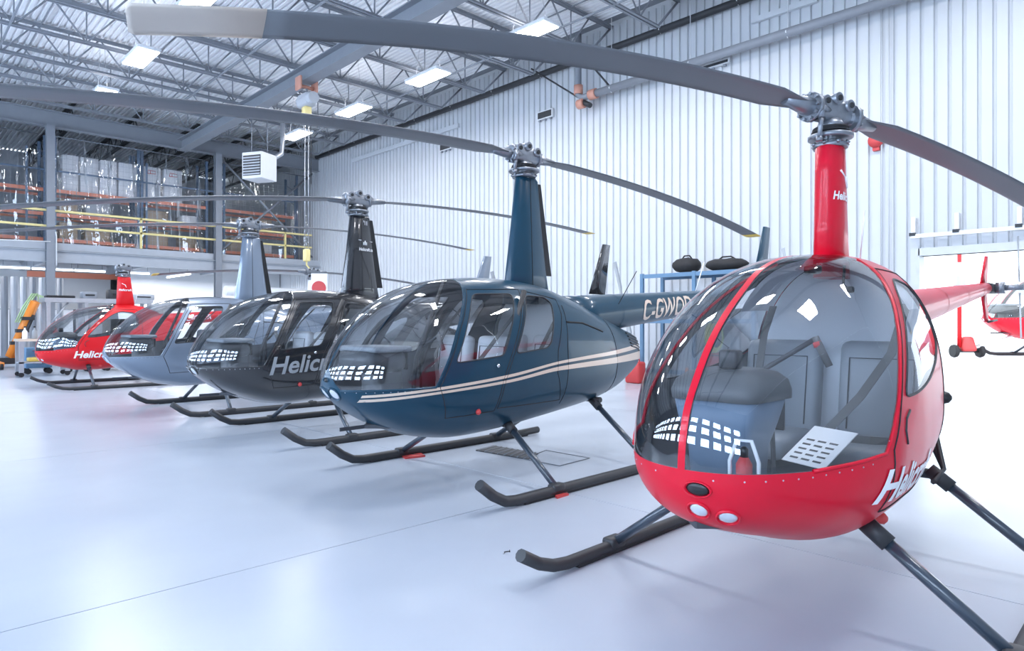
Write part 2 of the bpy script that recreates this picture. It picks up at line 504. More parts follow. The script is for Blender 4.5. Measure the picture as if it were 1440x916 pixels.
def in_poly(x, z, P):
    c = False; n = len(P); j = n-1
    for i in range(n):
        if (P[i][1] > z) != (P[j][1] > z) and x < (P[j][0]-P[i][0])*(z-P[i][1])/(P[j][1]-P[i][1])+P[i][0]: c = not c
        j = i
    return c
def round_poly(P, r=0.05, seg=4):
    out = []; n = len(P)
    for i in range(n):
        a, b, c = Vector(P[i-1]), Vector(P[i]), Vector(P[(i+1) % n])
        u = (a-b); v = (c-b); l = min(r, u.length*0.45, v.length*0.45)
        p, q = b+u.normalized()*l, b+v.normalized()*l
        for k in range(seg+1):
            t = k/seg; out.append(tuple((1-t)**2*p + 2*t*(1-t)*b + t*t*q))
    return out
def shell(L, regions, nx=60, nt=72, end_x=None):
    """regions: (name, poly in x/z, side 1/-1, min |y|, extra plane or None) -> dict name -> mesh"""
    bm = bmesh.new()
    qm = math.sqrt(L.x0-L.x1); rings = []
    tip = bm.verts.new((L.x0, 0, L.st[0][4]))
    for i in range(1, nx+1):
        q = qm*i/nx; x = L.x0-q*q
        rings.append([bm.verts.new(p) for p in L.ring(x, nt)])
    for k in range(nt): bm.faces.new((tip, rings[0][k], rings[0][(k+1) % nt]))
    for a, b in zip(rings[:-1], rings[1:]):
        for k in range(nt): bm.faces.new((a[k], b[k], b[(k+1) % nt], a[(k+1) % nt]))
    bm.faces.new(rings[-1])
    bmesh.ops.recalc_face_normals(bm, faces=bm.faces[:])
    lay = bm.faces.layers.int.new('region')
    def cut(co, no, test):
        fs = [f for f in bm.faces if test(f)]
        ge = set(fs)
        for f in fs: ge.update(f.verts); ge.update(f.edges)
        bmesh.ops.bisect_plane(bm, geom=list(ge), dist=1e-6, plane_co=co, plane_no=no)
    names = []
    for ri, (name, P, side, ymin, extra) in enumerate(regions):
        names.append(name)
        bx0, bx1 = min(p[0] for p in P)-0.08, max(p[0] for p in P)+0.08
        bz0, bz1 = min(p[1] for p in P)-0.08, max(p[1] for p in P)+0.08
        test = lambda f: (lambda c: bx0 < c.x < bx1 and bz0 < c.z < bz1 and c.y*side > -0.05)(f.calc_center_median())
        cut((0, side*ymin, 0), (0, 1, 0), test)
        if extra: cut(extra[0], extra[1], test)
        n = len(P)
        for i in range(n):
            a, b = P[i], P[(i+1) % n]
            no = (b[1]-a[1], 0, -(b[0]-a[0]))
            if abs(no[0])+abs(no[2]) < 1e-6: continue
            lx0, lx1 = min(a[0], b[0])-0.1, max(a[0], b[0])+0.1
            lz0, lz1 = min(a[1], b[1])-0.1, max(a[1], b[1])+0.1
            t2 = lambda f: (lambda c: lx0 < c.x < lx1 and lz0 < c.z < lz1 and c.y*side > -0.02)(f.calc_center_median())
            cut((a[0], 0, a[1]), no, t2)
        for f in bm.faces:
            c = f.calc_center_median()
            if c.y*side > ymin and in_poly(c.x, c.z, P):
                if extra and (Vector((c.x, c.y, c.z))-Vector(extra[0])).dot(Vector(extra[1])) < 0: continue
                f[lay] = ri+1
    out = {}
    alln = ['body']+names
    for name in dict.fromkeys(alln):
        ids = {i for i, q in enumerate(alln) if q == name}
        fs = [f for f in bm.faces if f[lay] in ids]
        if not fs: continue
        vm = {}; vs = []; ns = []; faces = []; flat = []
        for f in fs:
            idx = []
            for v in f.verts:
                if v not in vm: vm[v] = len(vs); vs.append(v.co.copy()); ns.append(L.normal(v.co))
                idx.append(vm[v])
            faces.append(idx)
        me = bpy.data.meshes.new(name); me.from_pydata(vs, [], faces)
        me.polygons.foreach_set('use_smooth', [True]*len(faces)); me.update()
        me.normals_split_custom_set_from_vertices(ns)
        out[name] = me
    bm.free()
    return out
def add_mesh(name, me, material, parent, **k):
    m2 = me.copy(); m2.materials.clear(); m2.materials.append(M[material])
    return link(bpy.data.objects.new(name, m2), parent, **k)
def seam(L, P, side, r=0.004, closed=True, step=0.05):
    pts = []; n = len(P)
    for i in range(n if closed else n-1):
        a, b = Vector(P[i]), Vector(P[(i+1) % n]); m = max(1, int((b-a).length/step))
        for k in range(m):
            c = a+(b-a)*k/m; pts.append(L.surf(c.x, c.y, side, 0.0))
    if closed: pts.append(pts[0]); pts.append(pts[1])
    else: pts.append(L.surf(P[-1][0], P[-1][1], side, 0.0))
    return MB().tube(pts, r, 5, cap=not closed)
def band(L, fn, x0, x1, side, n=60, m=3, off=0.003):
    """stripe: fn(x) -> (z low, z high)"""
    rings = []
    for i in range(n+1):
        x = x0+(x1-x0)*i/n; a, b = fn(x)
        rings.append([L.surf(x, a+(b-a)*k/m, side, off) for k in range(m+1)])
    return MB().loft(rings, closed=False, caps=False)

# ---------------------------------------------------------------- shared pieces
def blade(parent, ang, R, chord, z0, teeter, droop, r0=0.2, pitch=0.10, tip=None, tiplen=0.12, name='rotor_blade'):
    """blade along local direction ang; airfoil section; optional coloured tip"""
    d = Vector((math.cos(ang), math.sin(ang), 0)); nrm = Vector((-math.sin(ang), math.cos(ang), 0))
    def sec(r, c):
        z = z0 + teeter*r - droop*(r/R)**2
        prof = [(-0.5, 0), (-0.42, .045), (-0.25, .065), (0.0, .055), (0.3, .025), (0.5, 0), (0.3, -.012), (0.0, -.03), (-0.25, -.038), (-0.42, -.03)]
        out = []
        for u, t in prof:
            uu, tt = -u*c, t*c
            out.append(d*r + nrm*(uu*math.cos(pitch)+0.15*c*0) + Vector((0, 0, z + tt - uu*math.sin(pitch))))
        return out
    def chord_at(r):
        if r < r0+0.28: return chord*(0.45+0.55*(r-r0)/0.28)
        return chord
    rs = [r0+0.28*k/4 for k in range(5)] + [r0+0.28+(R-tiplen-r0-0.28)*k/28 for k in range(1, 29)]
    b = MB().loft([sec(r, chord_at(r)) for r in rs]).build(name, 'blade', parent)
    t = MB().loft([sec(R-tiplen, chord*1.02), sec(R-tiplen*0.5, chord*1.02), sec(R-0.02, chord), sec(R, chord*0.8)])
    t.build('blade_tip', tip or 'blade', b)
    zr = z0 + teeter*r0
    g = MB().tube([d*0.12+Vector((0, 0, z0+teeter*0.12)), d*0.24+Vector((0, 0, z0+teeter*0.24)), d*(r0+0.18)+Vector((0, 0, z0+teeter*(r0+.18)))], [0.055, 0.05, 0.03], 12)
    g.tube([d*0.15+Vector((0, 0, z0+teeter*0.15)), d*0.18+Vector((0, 0, z0+teeter*0.18))], 0.085, 16)
    for k in range(10):
        t = 2*math.pi*k/10
        p = d*0.185+Vector((0, 0, z0+teeter*0.18))+nrm*math.cos(t)*0.073+Vector((0, 0, math.sin(t)*0.073))
        g.tube([p, p+d*0.018], 0.009, 6)
    g.build('blade_grip', 'hubmetal', b)
    return b
def rotor_head(parent, zt, zh, ang, k=1.0):
    """zt top of mast fairing, zh blade axis height"""
    d = Vector((math.cos(ang), math.sin(ang), 0)); nrm = Vector((-math.sin(ang), math.cos(ang), 0)); Z = Vector((0, 0, 1))
    MB().lathe([(0.045*k, zt-0.1), (0.045*k, zh-0.05)], 14).build('mast', 'chrome', parent)
    sw = MB()
    h = zh-zt
    sw.lathe([(0.095*k, zt-0.01), (0.10*k, zt+0.06*h), (0.085*k, zt+0.10*h)], 20)
    sw.lathe([(0.115*k, zt+0.22*h), (0.125*k, zt+0.24*h), (0.125*k, zt+0.34*h), (0.11*k, zt+0.37*h)], 24)
    for kk in range(8):
        t = 2*math.pi*kk/8
        p = Vector((math.cos(t)*0.092*k, math.sin(t)*0.092*k, zt+0.05*h)); sw.tube([p, p+Z*0.06*h+Vector((math.cos(t), math.sin(t), 0))*.01], 0.013*k, 6)
    so = sw.build('swashplate', 'hubmetal', parent)
    bt = MB().lathe([(0.06*k, zt+0.37*h), (0.10*k, zt+0.42*h), (0.105*k, zt+0.46*h), (0.075*k, zt+0.49*h), (0.10*k, zt+0.53*h), (0.095*k, zt+0.57*h), (0.05*k, zt+0.62*h)], 20)
    bt.build('rubber_boot', 'rubber', so)
    hb = MB()
    rot = Matrix(((d.x, nrm.x, 0), (d.y, nrm.y, 0), (0, 0, 1))).to_4x4(); rot.translation = Vector((0, 0, zh))
    hb.rbox((-0.17*k, -0.05*k, -0.055*k), (0.17*k, 0.05*k, 0.075*k), 0.03*k, 3, mtx=rot)
    hb.lathe([(0.05*k, zh-0.12*k), (0.085*k, zh-0.09*k), (0.06*k, zh-0.04*k)], 16)
    for u in (-0.10, 0, 0.10):
        c = d*u*k+Z*(zh+(0.075 if u == 0 else 0.045)*k)
        hb.tube([c-nrm*0.065*k, c+nrm*0.065*k], 0.034*k, 14)
    ho = hb.build('rotor_hub', 'hubmetal', parent)
    bo = MB()
    for u in (-0.10, 0, 0.10):
        c = d*u*k+Z*(zh+(0.075 if u == 0 else 0.045)*k)
        bo.tube([c-nrm*0.072*k, c+nrm*0.072*k], 0.017*k, 10)
    bo.build('hinge_bolt', 'black', ho)
    for s in (-1, 1):
        p0 = nrm*s*0.045*k+d*0.15*k*s; p1 = nrm*s*0.06*k+d*0.15*k*s
        li = MB().tube([p0+Z*(zt+0.10*h), p1+Z*(zh-0.05)], 0.014*k, 8)
        li.tube([p0+Z*(zt+0.04*h), p0+Z*(zt+0.16*h)], 0.02*k, 8).tube([p1+Z*(zh-0.06*k), p1+Z*(zh+0.02)], 0.02*k, 8)
        li.tube([nrm*s*0.03*k+d*0.05*k*s+Z*zh, p1+Z*zh], 0.02*k, 8).tube([d*s*0.09*k+Z*(zt+0.30*h), p0+Z*(zt+0.10*h)], 0.018*k, 8)
        li.build('pitch_link', 'hubmetal', parent)
def seat(parent, x, y, z, w, depth, hb, lean, ms, name='seat'):
    s = MB().rbox((x, y-w/2, z), (x+depth, y+w/2, z+0.13), 0.045, 3)
    o = s.build(name, ms, parent)
    c = Matrix.Translation((x+0.02, y, z+0.08)) @ Matrix.Rotation(-lean, 4, 'Y')
    b = MB().rbox((-0.11, -w/2, 0), (0.02, w/2, hb), 0.05, 3, mtx=c)
    bo = b.build('backrest', ms, o)
    MB().tube([c @ Vector((0.025, -w*0.36, hb*0.12)), c @ Vector((0.025, -w*0.36, hb*0.82)), c @ Vector((0.025, w*0.36, hb*0.82)), c @ Vector((0.025, w*0.36, hb*0.12))], 0.004, 5).build('seat_seam', 'cabin_dark', o)
    return o
def strap(parent, pts, w=0.045, material='belt', name='seat_belt'):
    mb = MB(); rings = []
    pts = [Vector(p) for p in pts]
    for i, p in enumerate(pts):
        t = (pts[min(i+1, len(pts)-1)]-pts[max(i-1, 0)]).normalized()
        s = t.cross(Vector((1, 0, 0.2))).normalized()*w/2; nn = t.cross(s).normalized()*0.003
        rings.append([p-s-nn, p+s-nn, p+s+nn, p-s+nn])
    return mb.loft(rings, smooth=False).build(name, material, parent)
def fin(parent, name, pts_lo, pts_hi, th, material, y=0.0, plane='xz'):
    """thin tapered surface from two chord lines (lead,trail)"""
    rings = []
    for (l, t) in (pts_lo, pts_hi):
        l, t = Vector(l), Vector(t); r = []
        for u, k in ((0, .0), (.12, 1), (.4, 1.1), (1, .1), (.4, -1.1), (.12, -1)):
            p = l.lerp(t, u)
            r.append(p+(Vector((0, k*th, 0)) if plane == 'xz' else Vector((0, 0, k*th))))
        rings.append(r)
    return MB().loft(rings).build(name, material, parent)
def tail_rotor(parent, c, R, ang, side=1):
    y = side
    h = MB().tube([(c[0], c[1]-side*0.16, c[2]), (c[0], c[1]+side*0.04, c[2])], 0.03, 10).tube([(c[0], c[1]-side*0.2, c[2]), (c[0], c[1]-side*0.12, c[2])], 0.06, 12)
    o = h.build('tail_rotor', 'hubmetal', parent)
    for s in (1, -1):
        d = Vector((math.cos(ang)*s, 0, math.sin(ang)*s)); nn = Vector((-d.z, 0, d.x)); b = Vector(c)
        rings = []
        for r, ch in ((0.06, .05), (0.16, .06), (0.22, .11), (R, .11)):
            rings.append([b+d*r+nn*ch/2, b+d*r+Vector((0, .008, 0)), b+d*r-nn*ch/2, b+d*r-Vector((0, .008, 0))])
        bl = MB().loft(rings, smooth=False).build('tail_rotor_blade', 'alu', o)
    return o
def skid_gear(h, half, xf, xr, zroot_f, zroot_r, yroot_f, yroot_r, tipx, tipz, tailx, r=0.036, xrf=None, xrr=None):
    for s in (1, -1):
        pts = [(tailx, s*half, 0.055), (tailx+0.3, s*half, 0.045), (xf, s*half, 0.045), (tipx-0.38, s*half, 0.045), (tipx-0.26, s*half, 0.06), (tipx-0.14, s*half, 0.045+(tipz-0.045)*0.42), (tipx, s*half, tipz)]
        sk = MB().tube(pts, r, 10).build('skid', 'dark', h)
        MB().rbox((tailx+0.2, s*half-r*0.8, 0.0), (tipx-0.45, s*half+r*0.8, 0.03), 0.008, 2).build('skid_shoe', 'rubber', sk)
        for xe, xo, yr, zr in ((xf, xrf if xrf is not None else xf, yroot_f, zroot_f), (xr, xrr if xrr is not None else xr, yroot_r, zroot_r)):
            a = Vector((xo, s*yr, zr)); b = Vector((xe, s*half, 0.06))
            st = MB().tube([a, a.lerp(b, 0.5), b], 0.029, 10).build('strut', 'strut', h)
            MB().tube([a.lerp(b, -0.06), a.lerp(b, 0.14)], 0.042, 12).build('strut_collar', 'dark', st)
            MB().rbox((xe-0.07, s*half-0.045, 0.03), (xe+0.07, s*half+0.045, 0.1), 0.02, 2).build('strut_clamp', 'dark', st)
mat('strut', (0.035, 0.05, 0.07), rough=0.28, coat=0.6, var=0.1)
ST44=[[2.20,.93,.93,0,.93,2,2],[2.16,1.10,.845,.173,.93,2,2],[2.08,1.237,.765,.301,.93,2,2],[1.9,1.443,.637,.458,.94,2.1,2.1],[1.65,1.63,.514,.563,.95,2.2,2.2],[1.4,1.738,.438,.611,.96,2.25,2.25],[1.05,1.808,.395,.629,.98,2.35,2.35],[.6,1.835,.415,.627,1,2.45,2.4],[.1,1.808,.464,.606,1,2.5,2.4],[-.4,1.692,.518,.56,1,2.5,2.4],[-.8,1.567,.562,.495,1,2.4,2.3],[-1.2,1.447,.635,.38,1,2.3,2.2],[-1.55,1.348,.755,.25,1,2.2,2.1],[-1.82,1.275,.885,.134,1,2.1,2],[-1.88,1.243,.923,.092,1.02,2,2]]
ST22=[[1.66,.78,.78,0,.78,2,2],[1.62,1.03,.645,.19,.79,2,2],[1.53,1.185,.555,.315,.80,2,2],[1.36,1.385,.488,.445,.82,2.1,2.1],[1.13,1.56,.424,.577,.84,2.15,2.15],[.9,1.69,.368,.633,.86,2.2,2.2],[.6,1.768,.362,.628,.9,2.25,2.25],[.3,1.797,.378,.6,.92,2.3,2.3],[0,1.81,.414,.56,.94,2.3,2.3],[-.3,1.795,.473,.512,.96,2.3,2.3],[-.6,1.70,.55,.435,.98,2.2,2.2],[-.9,1.535,.668,.307,1,2.1,2.1],[-1.1,1.42,.787,.199,1.02,2,2]]
L44, L22 = Loft(ST44), Loft(ST22)
# ---- side-view outlines
WS22 = [(1.75,.80),(1.38,.82),(1.05,.87),(.96,1.03),(.88,1.14),(.78,1.26),(.63,1.42),(.45,1.58),(.30,1.70),(.22,1.76),(.22,1.95),(1.9,1.95),(1.9,.80)]
DR22 = [(.97,.60),(1.00,.88),(.915,1.05),(.835,1.16),(.735,1.28),(.585,1.44),(.40,1.60),(.25,1.705),(-.20,1.70),(-.27,1.45),(-.27,.64)]
DW22 = round_poly([(.84,1.09),(.73,1.22),(.62,1.34),(.47,1.47),(.30,1.59),(.14,1.655),(-.13,1.63),(-.20,1.48),(-.19,1.31),(.01,1.215),(.34,1.14),(.67,1.095)], .05, 2)
WS44 = [(2.4,.885),(2.16,.89),(1.57,.905),(1.45,1.13),(1.35,1.33),(1.22,1.54),(1.10,1.71),(1.03,1.80),(1.0,1.95),(2.4,1.95)]
FD44 = [(1.42,.64),(1.535,.9),(1.42,1.13),(1.32,1.33),(1.19,1.54),(1.075,1.70),(.47,1.72),(.79,1.12),(.885,.92),(.93,.66)]
FW44 = round_poly([(1.395,1.09),(1.32,1.22),(1.22,1.41),(1.13,1.56),(1.05,1.66),(.60,1.675),(.65,1.56),(.87,1.135)], .05, 3)
RD44 = [(.44,1.71),(.0,1.64),(.02,1.5),(.16,1.15),(.17,.95),(.05,.68),(.90,.68),(.855,.92),(.76,1.12)]
RW44 = round_poly([(.73,1.145),(.44,1.665),(.17,1.655),(.11,1.60),(.17,1.42),(.25,1.23),(.31,1.185)], .05, 3)
def regs(ws, doors, ym, extra):
    r = []
    for s in (1, -1):
        r.append(('post', ws, s, 0.0, extra(s) if extra else None))
    for s, n in ((1, 'l'), (-1, 'r')):
        r.append(('ws_'+n, ws, s, ym, extra(s) if extra else None))
        for dn, dp, wp in doors:
            r.append((dn+n, dp, s, 0.1, None)); r.append((dn+'w_'+n, wp, s, 0.1, None))
    return r
SH22 = shell(L22, regs(WS22, [('door_', DR22, DW22)], 0.017, None), 56, 72)
vnose = lambda s: ((0, s*0.16, .89), Vector((0, s*1.06, 1.0)).normalized())
SH44 = shell(L44, regs(WS44, [('fdoor_', FD44, FW44), ('rdoor_', RD44, RW44)], 0.010, vnose), 60, 72)

def disc_at(L, y, z, r, parent, name, m1, m2, sub, sx=1.0):
    x = L.x_at(y, z); p = Vector((x, y, z)); n = L.normal(p)
    tx = Vector((0, 0, 1)).cross(n).normalized(); q = Matrix((tx, n.cross(tx), n)).transposed()
    def ring(rr, h): return [p+q @ Vector((math.cos(t)*rr*1.0, math.sin(t)*rr*sx, h)) for t in [2*math.pi*k/22 for k in range(22)]]
    o = MB().loft([ring(r*1.18, -0.01), ring(r*1.18, 0.004), ring(r*1.05, 0.007), ring(r, 0.0), ring(r*0.9, -0.012)], caps=False).build(name, m1, parent)
    MB().loft([ring(r*1.0, -0.004), ring(r*0.8, 0.003), ring(r*0.45, 0.008), ring(r*.02, 0.010)]).build(sub, m2, o)
    return o
def rivets(L, P, parent, step=0.045, r=0.0045, offn=0.0, sides=(1, -1)):
    mb = MB()
    for s in sides:
        for i in range(len(P)-1):
            a, b = Vector(P[i]), Vector(P[i+1]); m = max(1, int((b-a).length/step))
            for k in range(m):
                c = a+(b-a)*k/m
                if c.x > L.x0-0.01: continue
                p = Vector((c.x, s*L.y(c.x, c.y), c.y)); n = L.normal(p)
                t = n.cross(Vector((0, 0, 1))).normalized(); u = n.cross(t)
                mb.add([p+t*r, p+u*r, p-t*r, p-u*r, p+n*r*0.8], [(0,1,4),(1,2,4),(2,3,4),(3,0,4)], True)
    o = mb.build('rivets', 'alu', parent); o['kind'] = 'stuff'
    return o
def fairing(parent, zs, material, name='mast_fairing'):
    rings = []
    for z, f, b, w in zs:
        r = []
        for k in range(28):
            t = 2*math.pi*k/28; c, s = math.cos(t), math.sin(t)
            x = f*c if c > 0 else b*abs(c)*-1*-1 if False else (f*c if c > 0 else b*(-c)*-1)
            r.append((x if c > 0 else -abs(b)*(-c), w*math.copysign(abs(s)**0.85, s)*(1-0.25*max(0, -c)), z))
        rings.append(r)
    return MB().loft(rings).build(name, material, parent)
def boom(parent, x0, z0, r0, x1, z1, r1, material):
    rings = []
    for k in range(13):
        t = k/12; x = x0+(x1-x0)*t; z = z0+(z1-z0)*t; r = r0+(r1-r0)*t
        rings.append([(x, r*math.cos(a), z+r*math.sin(a)) for a in [2*math.pi*j/24 for j in range(24)]])
    o = MB().loft(rings).build('tail_boom', material, parent)
    for t in (0.18, 0.42, 0.66, 0.88):
        x = x0+(x1-x0)*t; z = z0+(z1-z0)*t; r = r0+(r1-r0)*t+0.003
        MB().loft([[(x+dx, r*math.cos(a), z+r*math.sin(a)) for a in [2*math.pi*j/24 for j in range(24)]] for dx in (-0.012, 0.012)], caps=False).build('boom_band', material, o)
    return o
def boom_text(o, body, size, xs0, x0, z0, r0, x1, z1, r1, material, bold=0.0, shear=0.15, zoff=0.0, xs=1.0):
    def fn(u, v):
        x = xs0-u; t = (x-x0)/(x1-x0); r = r0+(r1-r0)*t+0.004; zc = z0+(z1-z0)*t
        a = (v+zoff)/r; a = max(-1.4, min(1.4, a))
        return (x, r*math.cos(a), zc+r*math.sin(a))
    return text_on('registration', body, size, fn, material, o, 0.04, shear, bold, xs)

def cabin_common(h, L, sh, paint, ws, doors, rear_x, glass, bulk, inner):
    add_mesh('fuselage', sh['body'], paint, h)
    add_mesh('windshield_post', sh['post'], inner.get('post', paint), h)
    for s, n in ((1, 'l'), (-1, 'r')):
        w = add_mesh('windshield_pane', sh['ws_'+n], glass, h)
        seam(L, [p for p in ws if p[0] < L.x0+0.2 and p[1] < 1.9][1:], s, 0.009, closed=False).build('windshield_frame', inner.get('frame', paint), w)
        for dn, dp, wp in doors:
            d = add_mesh('door', sh[dn+n], paint, h)
            g = add_mesh('door_window', sh[dn+'w_'+n], glass, d)
            seam(L, dp, s, 0.0045).build('door_seal', 'rubber', d)
            seam(L, wp, s, 0.006).build('window_frame', inner.get('wframe', 'dark'), d)
    for key in ('body', 'post') + tuple(dn+n for dn, dp, wp in doors for n in 'lr'):
        me = sh[key]; vs = [v.co.copy() for v in me.vertices]
        vs = [p-L.normal(p)*0.012 for p in vs]; fs = [list(f.vertices) for f in me.polygons if f.center.x > rear_x]
        used = sorted({i for f in fs for i in f}); mp = {i: k for k, i in enumerate(used)}
        MB().add([vs[i] for i in used], [[mp[i] for i in f] for f in fs], True).build('cabin_lining', 'lining', h)
    ring = [p for p in L.ring(rear_x, 48, 0.02)]
    c = Vector((rear_x, 0, 1.05))
    MB().add(ring, [list(range(48))]).build('rear_bulkhead', bulk, h)
    zt, zb, w, zc, nu, nl = L.at(0.6)
    rings = []
    for x in [rear_x+(L.x0-0.12-rear_x)*k/10 for k in range(11)]:
        yy = max(0.004, L.y(x, inner['floor']-0.035)-0.02); rings.append([(x, -yy, inner['floor']), (x, yy, inner['floor']), (x, yy, inner['floor']-0.03), (x, -yy, inner['floor']-0.03)])
    MB().loft(rings, smooth=False).build('cabin_floor', 'cabin_dark', h)

def make_r22(pos, yaw, paint, label, blades=True, ang=0.0, teet=0.0, droop=0.25, logo=True, detail=True, hub_top=True, tip0=None, reg=None, glass='glass', z=0.0):
    h = empty('helicopter', (pos[0], pos[1], z), math.pi+yaw, label=label, cat='helicopter')
    cabin_common(h, L22, SH22, paint, WS22, [('door_', DR22, DW22)], -0.16, glass, 'bulkhead', dict(floor=.56))
    hl = []
    for x in (-.15, -.05, .05, .14, .20):
        hl.append([p for p in L22.ring(x, 72, 0.02) if p.z > 1.48])
    MB().loft(hl, closed=False, caps=False).build('headliner', 'bulkhead', h)
    # mast + rotor
    fr = fairing(h, [(1.68, .15, .26, .080), (2.0, .135, .21, .078), (2.30, .12, .17, .077), (2.44, .115, .155, .076), (2.455, .095, .13, .064)], paint)
    if logo:
        def mf(u, v):
            t = u/0.1; a = math.radians(38)+u/0.115; zz = 2.13+v
            k = (2.44-zz)/0.72
            f, b, w = .115+.033*k, .155+.10*k, .076+.004*k
            return ((f if math.cos(a) > 0 else b)*math.cos(a)*1.02, (w+0.003)*math.sin(a)*1.02*(1-0.25*max(0, -math.cos(a))), zz)
        text_on('lettering', 'Helicraft', 0.068, mf, 'decal_white', fr, 0.012, 0.2, 0.002, 0.9)
        MB().tube([mf(0.06, 0.17), mf(0.13, 0.13)], 0.006, 5).tube([mf(0.115, 0.14), mf(0.135, 0.08)], 0.006, 5).build('emblem', 'decal_white', fr)
    rotor_head(h, 2.455, 2.655, ang, 1.0)
    if blades:
        b1 = blade(h, ang, 3.62, .19, 2.655, teet, droop, pitch=-.2, tip=tip0 or 'yellow', tiplen=0.46 if tip0 else 0.12)
        blade(h, ang+math.pi, 3.68, .19, 2.655, -teet, droop, pitch=.14, tip='yellow')
    # tail
    bx = (-.75, 1.44, .17, -4.3, 1.77, .06)
    bo = boom(h, *bx, paint)
    if reg: boom_text(bo, reg, .17, -1.3, *bx, 'decal_white', 0.004, 0.15, -0.05)
    MB().rbox((-4.62, -.06, 1.72), (-4.28, .06, 1.83), .03, 3).build('tail_gearbox', 'dark', h)
    tail_rotor(h, (-4.5, .26, 1.78), .53, math.radians(80))
    fin(h, 'vertical_fin', ((-4.15, -.02, 1.8), (-4.5, -.02, 1.8)), ((-4.42, -.02, 2.12), (-4.58, -.02, 2.12)), .012, paint)
    fin(h, 'lower_fin', ((-4.2, -.02, 1.72), (-4.5, -.02, 1.72)), ((-4.42, -.02, 1.42), (-4.58, -.02, 1.42)), .012, paint)
    fin(h, 'horizontal_stabilizer', ((-3.95, .02, 1.74), (-4.2, .02, 1.74)), ((-4.0, -.62, 1.74), (-4.2, -.62, 1.74)), .012, paint, plane='xy')
    MB().tube([(-4.45, 0, 1.42), (-4.9, 0, 1.44)], .012, 6).build('tail_guard', 'dark', h)
    skid_gear(h, 1.0, .78, -.52, .47, .5, .46, .42, 1.60, .18, -1.15)
    MB().tube([(-.52, -.46, .5), (-.52, .46, .5)], .03, 8).build('cross_tube', 'dark', h)
    for s in (1, -1):
        MB().tube([(-.95, s*.2, 1.3), (-.62, s*.44, .52), (-.3, s*.46, .5)], .016, 6).tube([(-.95, s*.2, .85), (-.62, s*.44, .52)], .016, 6).build('frame_tube', 'dark', h)
    MB().rbox((-1.0, -.28, .55), (-.5, .28, .86), .06, 3).build('engine', 'hubmetal', h)
    # chin
    x_i = disc_at(L22, .07, .73, .052, h, 'air_intake', paint, 'black', 'intake_opening', 0.6)
    for y, zz in ((.052, .632), (.158, .612)):
        disc_at(L22, y, zz, .043, h, 'landing_light', paint, 'lamp_glass', 'lamp_lens')
    rivets(L22, [(1.64, .775), (1.38, .795), (1.08, .84)], h)
    rivets(L22, [(1.03, .92), (.945, 1.045), (.865, 1.155), (.765, 1.275), (.615, 1.435), (.43, 1.60)], h)
    # interior
    for y in (-.285, .285):
        seat(h, .06, y, .66, .46, .50, .58, .14, 'leather_grey')
    def rr(z, x0, x1, y0, y1, r=.06):
        out = []
        for cx_, cy_, a0 in ((x1-r, y1-r, 0), (x0+r, y1-r, 90), (x0+r, y0+r, 180), (x1-r, y0+r, 270)):
            for k in range(4):
                t = math.radians(a0+30*k); out.append((cx_+r*math.cos(t), cy_+r*math.sin(t), z))
        return out
    co = MB().loft([rr(.57, 1.06, 1.30, -.17, .10, .04), rr(.84, 1.04, 1.31, -.19, .11, .04), rr(.95, 1.0, 1.33, -.23, .14, .05), rr(1.06, .96, 1.34, -.25, .16, .05)]).build('instrument_console', 'console_face', h)
    MB().loft([rr(1.06, .90, 1.36, -.26, .17, .07), rr(1.10, .90, 1.37, -.265, .175, .08), rr(1.15, .91, 1.35, -.255, .165, .09), rr(1.185, .95, 1.30, -.22, .13, .09), rr(1.20, 1.0, 1.25, -.17, .08, .08)]).build('glare_shield', 'console', co)
    MB().rbox((.935, -.22, .90), (.955, .13, 1.05), .004, 1).build('instrument_panel', 'black', co)
    MB().rbox((1.16, -.06, 1.20), (1.24, .03, 1.29), .015, 2).build('compass', 'black', co)
    cy = MB().tube([(.72, -.02, .6), (.72, -.04, 1.12), (.70, -.10, 1.16), (.70, .179, 1.335)], .013, 8)
    cyo = cy.build('cyclic_stick', 'dark', h)
    MB().tube([(.70, .179, 1.345), (.70, .20, 1.30), (.69, .245, 1.20)], [.018, .02, .018], 8).build('cyclic_grip', 'belt', cyo)
    MB().tube([(.70, .188, 1.32), (.70, .196, 1.295)], .022, 8).build('grip_button', 'red_plain', cyo)
    strap(h, [(-.08, .38, 1.52), (.12, .36, 1.25), (.26, .25, 1.02), (.34, .10, .82)])
    strap(h, [(-.08, -.38, 1.52), (.05, -.38, 1.35), (.16, -.36, 1.15), (.26, -.30, .84)])
    strap(h, [(.30, .06, .80), (.42, .16, .81), (.40, .34, .81), (.28, .48, .80)], .04)
    if detail:
        MB().tube([(.12, .12, 1.74), (.14, .12, 1.63), (.12, .15, 1.60)], .008, 6).rbox((.10, .13, 1.585), (.15, .17, 1.62), .01, 2).build('headset_hook', 'black', h)
        MB().rbox((.25, -.03, 1.69), (.33, .05, 1.74), .015, 2).build('roof_lamp', 'black', h)
        MB().tube([(-.2, .1, 1.80), (-.28, .1, 2.1)], .004, 5).build('antenna', 'white_paint', h)
        MB().lathe([(.035, 0), (.04, .03), (.03, .06), (.01, .075)], 14, (-.4, .455, .98), 'y').build('position_light', 'black', h)
        p = L22.surf(.55, .47, 1, 0.01)
        MB().lathe([(.02, -.02), (.03, 0), (.028, .03), (.012, .045)], 12, tuple(p), 'y').build('fuel_drain', 'red_plain', h)
        seam(L22, [(.80, 1.03), (.86, 1.0), (.88, .95), (.86, .89)], 1, .007, closed=False).build('door_latch', 'dark', h)
    if logo:
        text_on('lettering', 'Helicraft', .205, lambda u, v: L22.surf(1.075-u, .655+v, 1, .004), 'decal_white', h, .03, .22, .006, 1.05, label='white bold slanted lettering on the door')
    return h

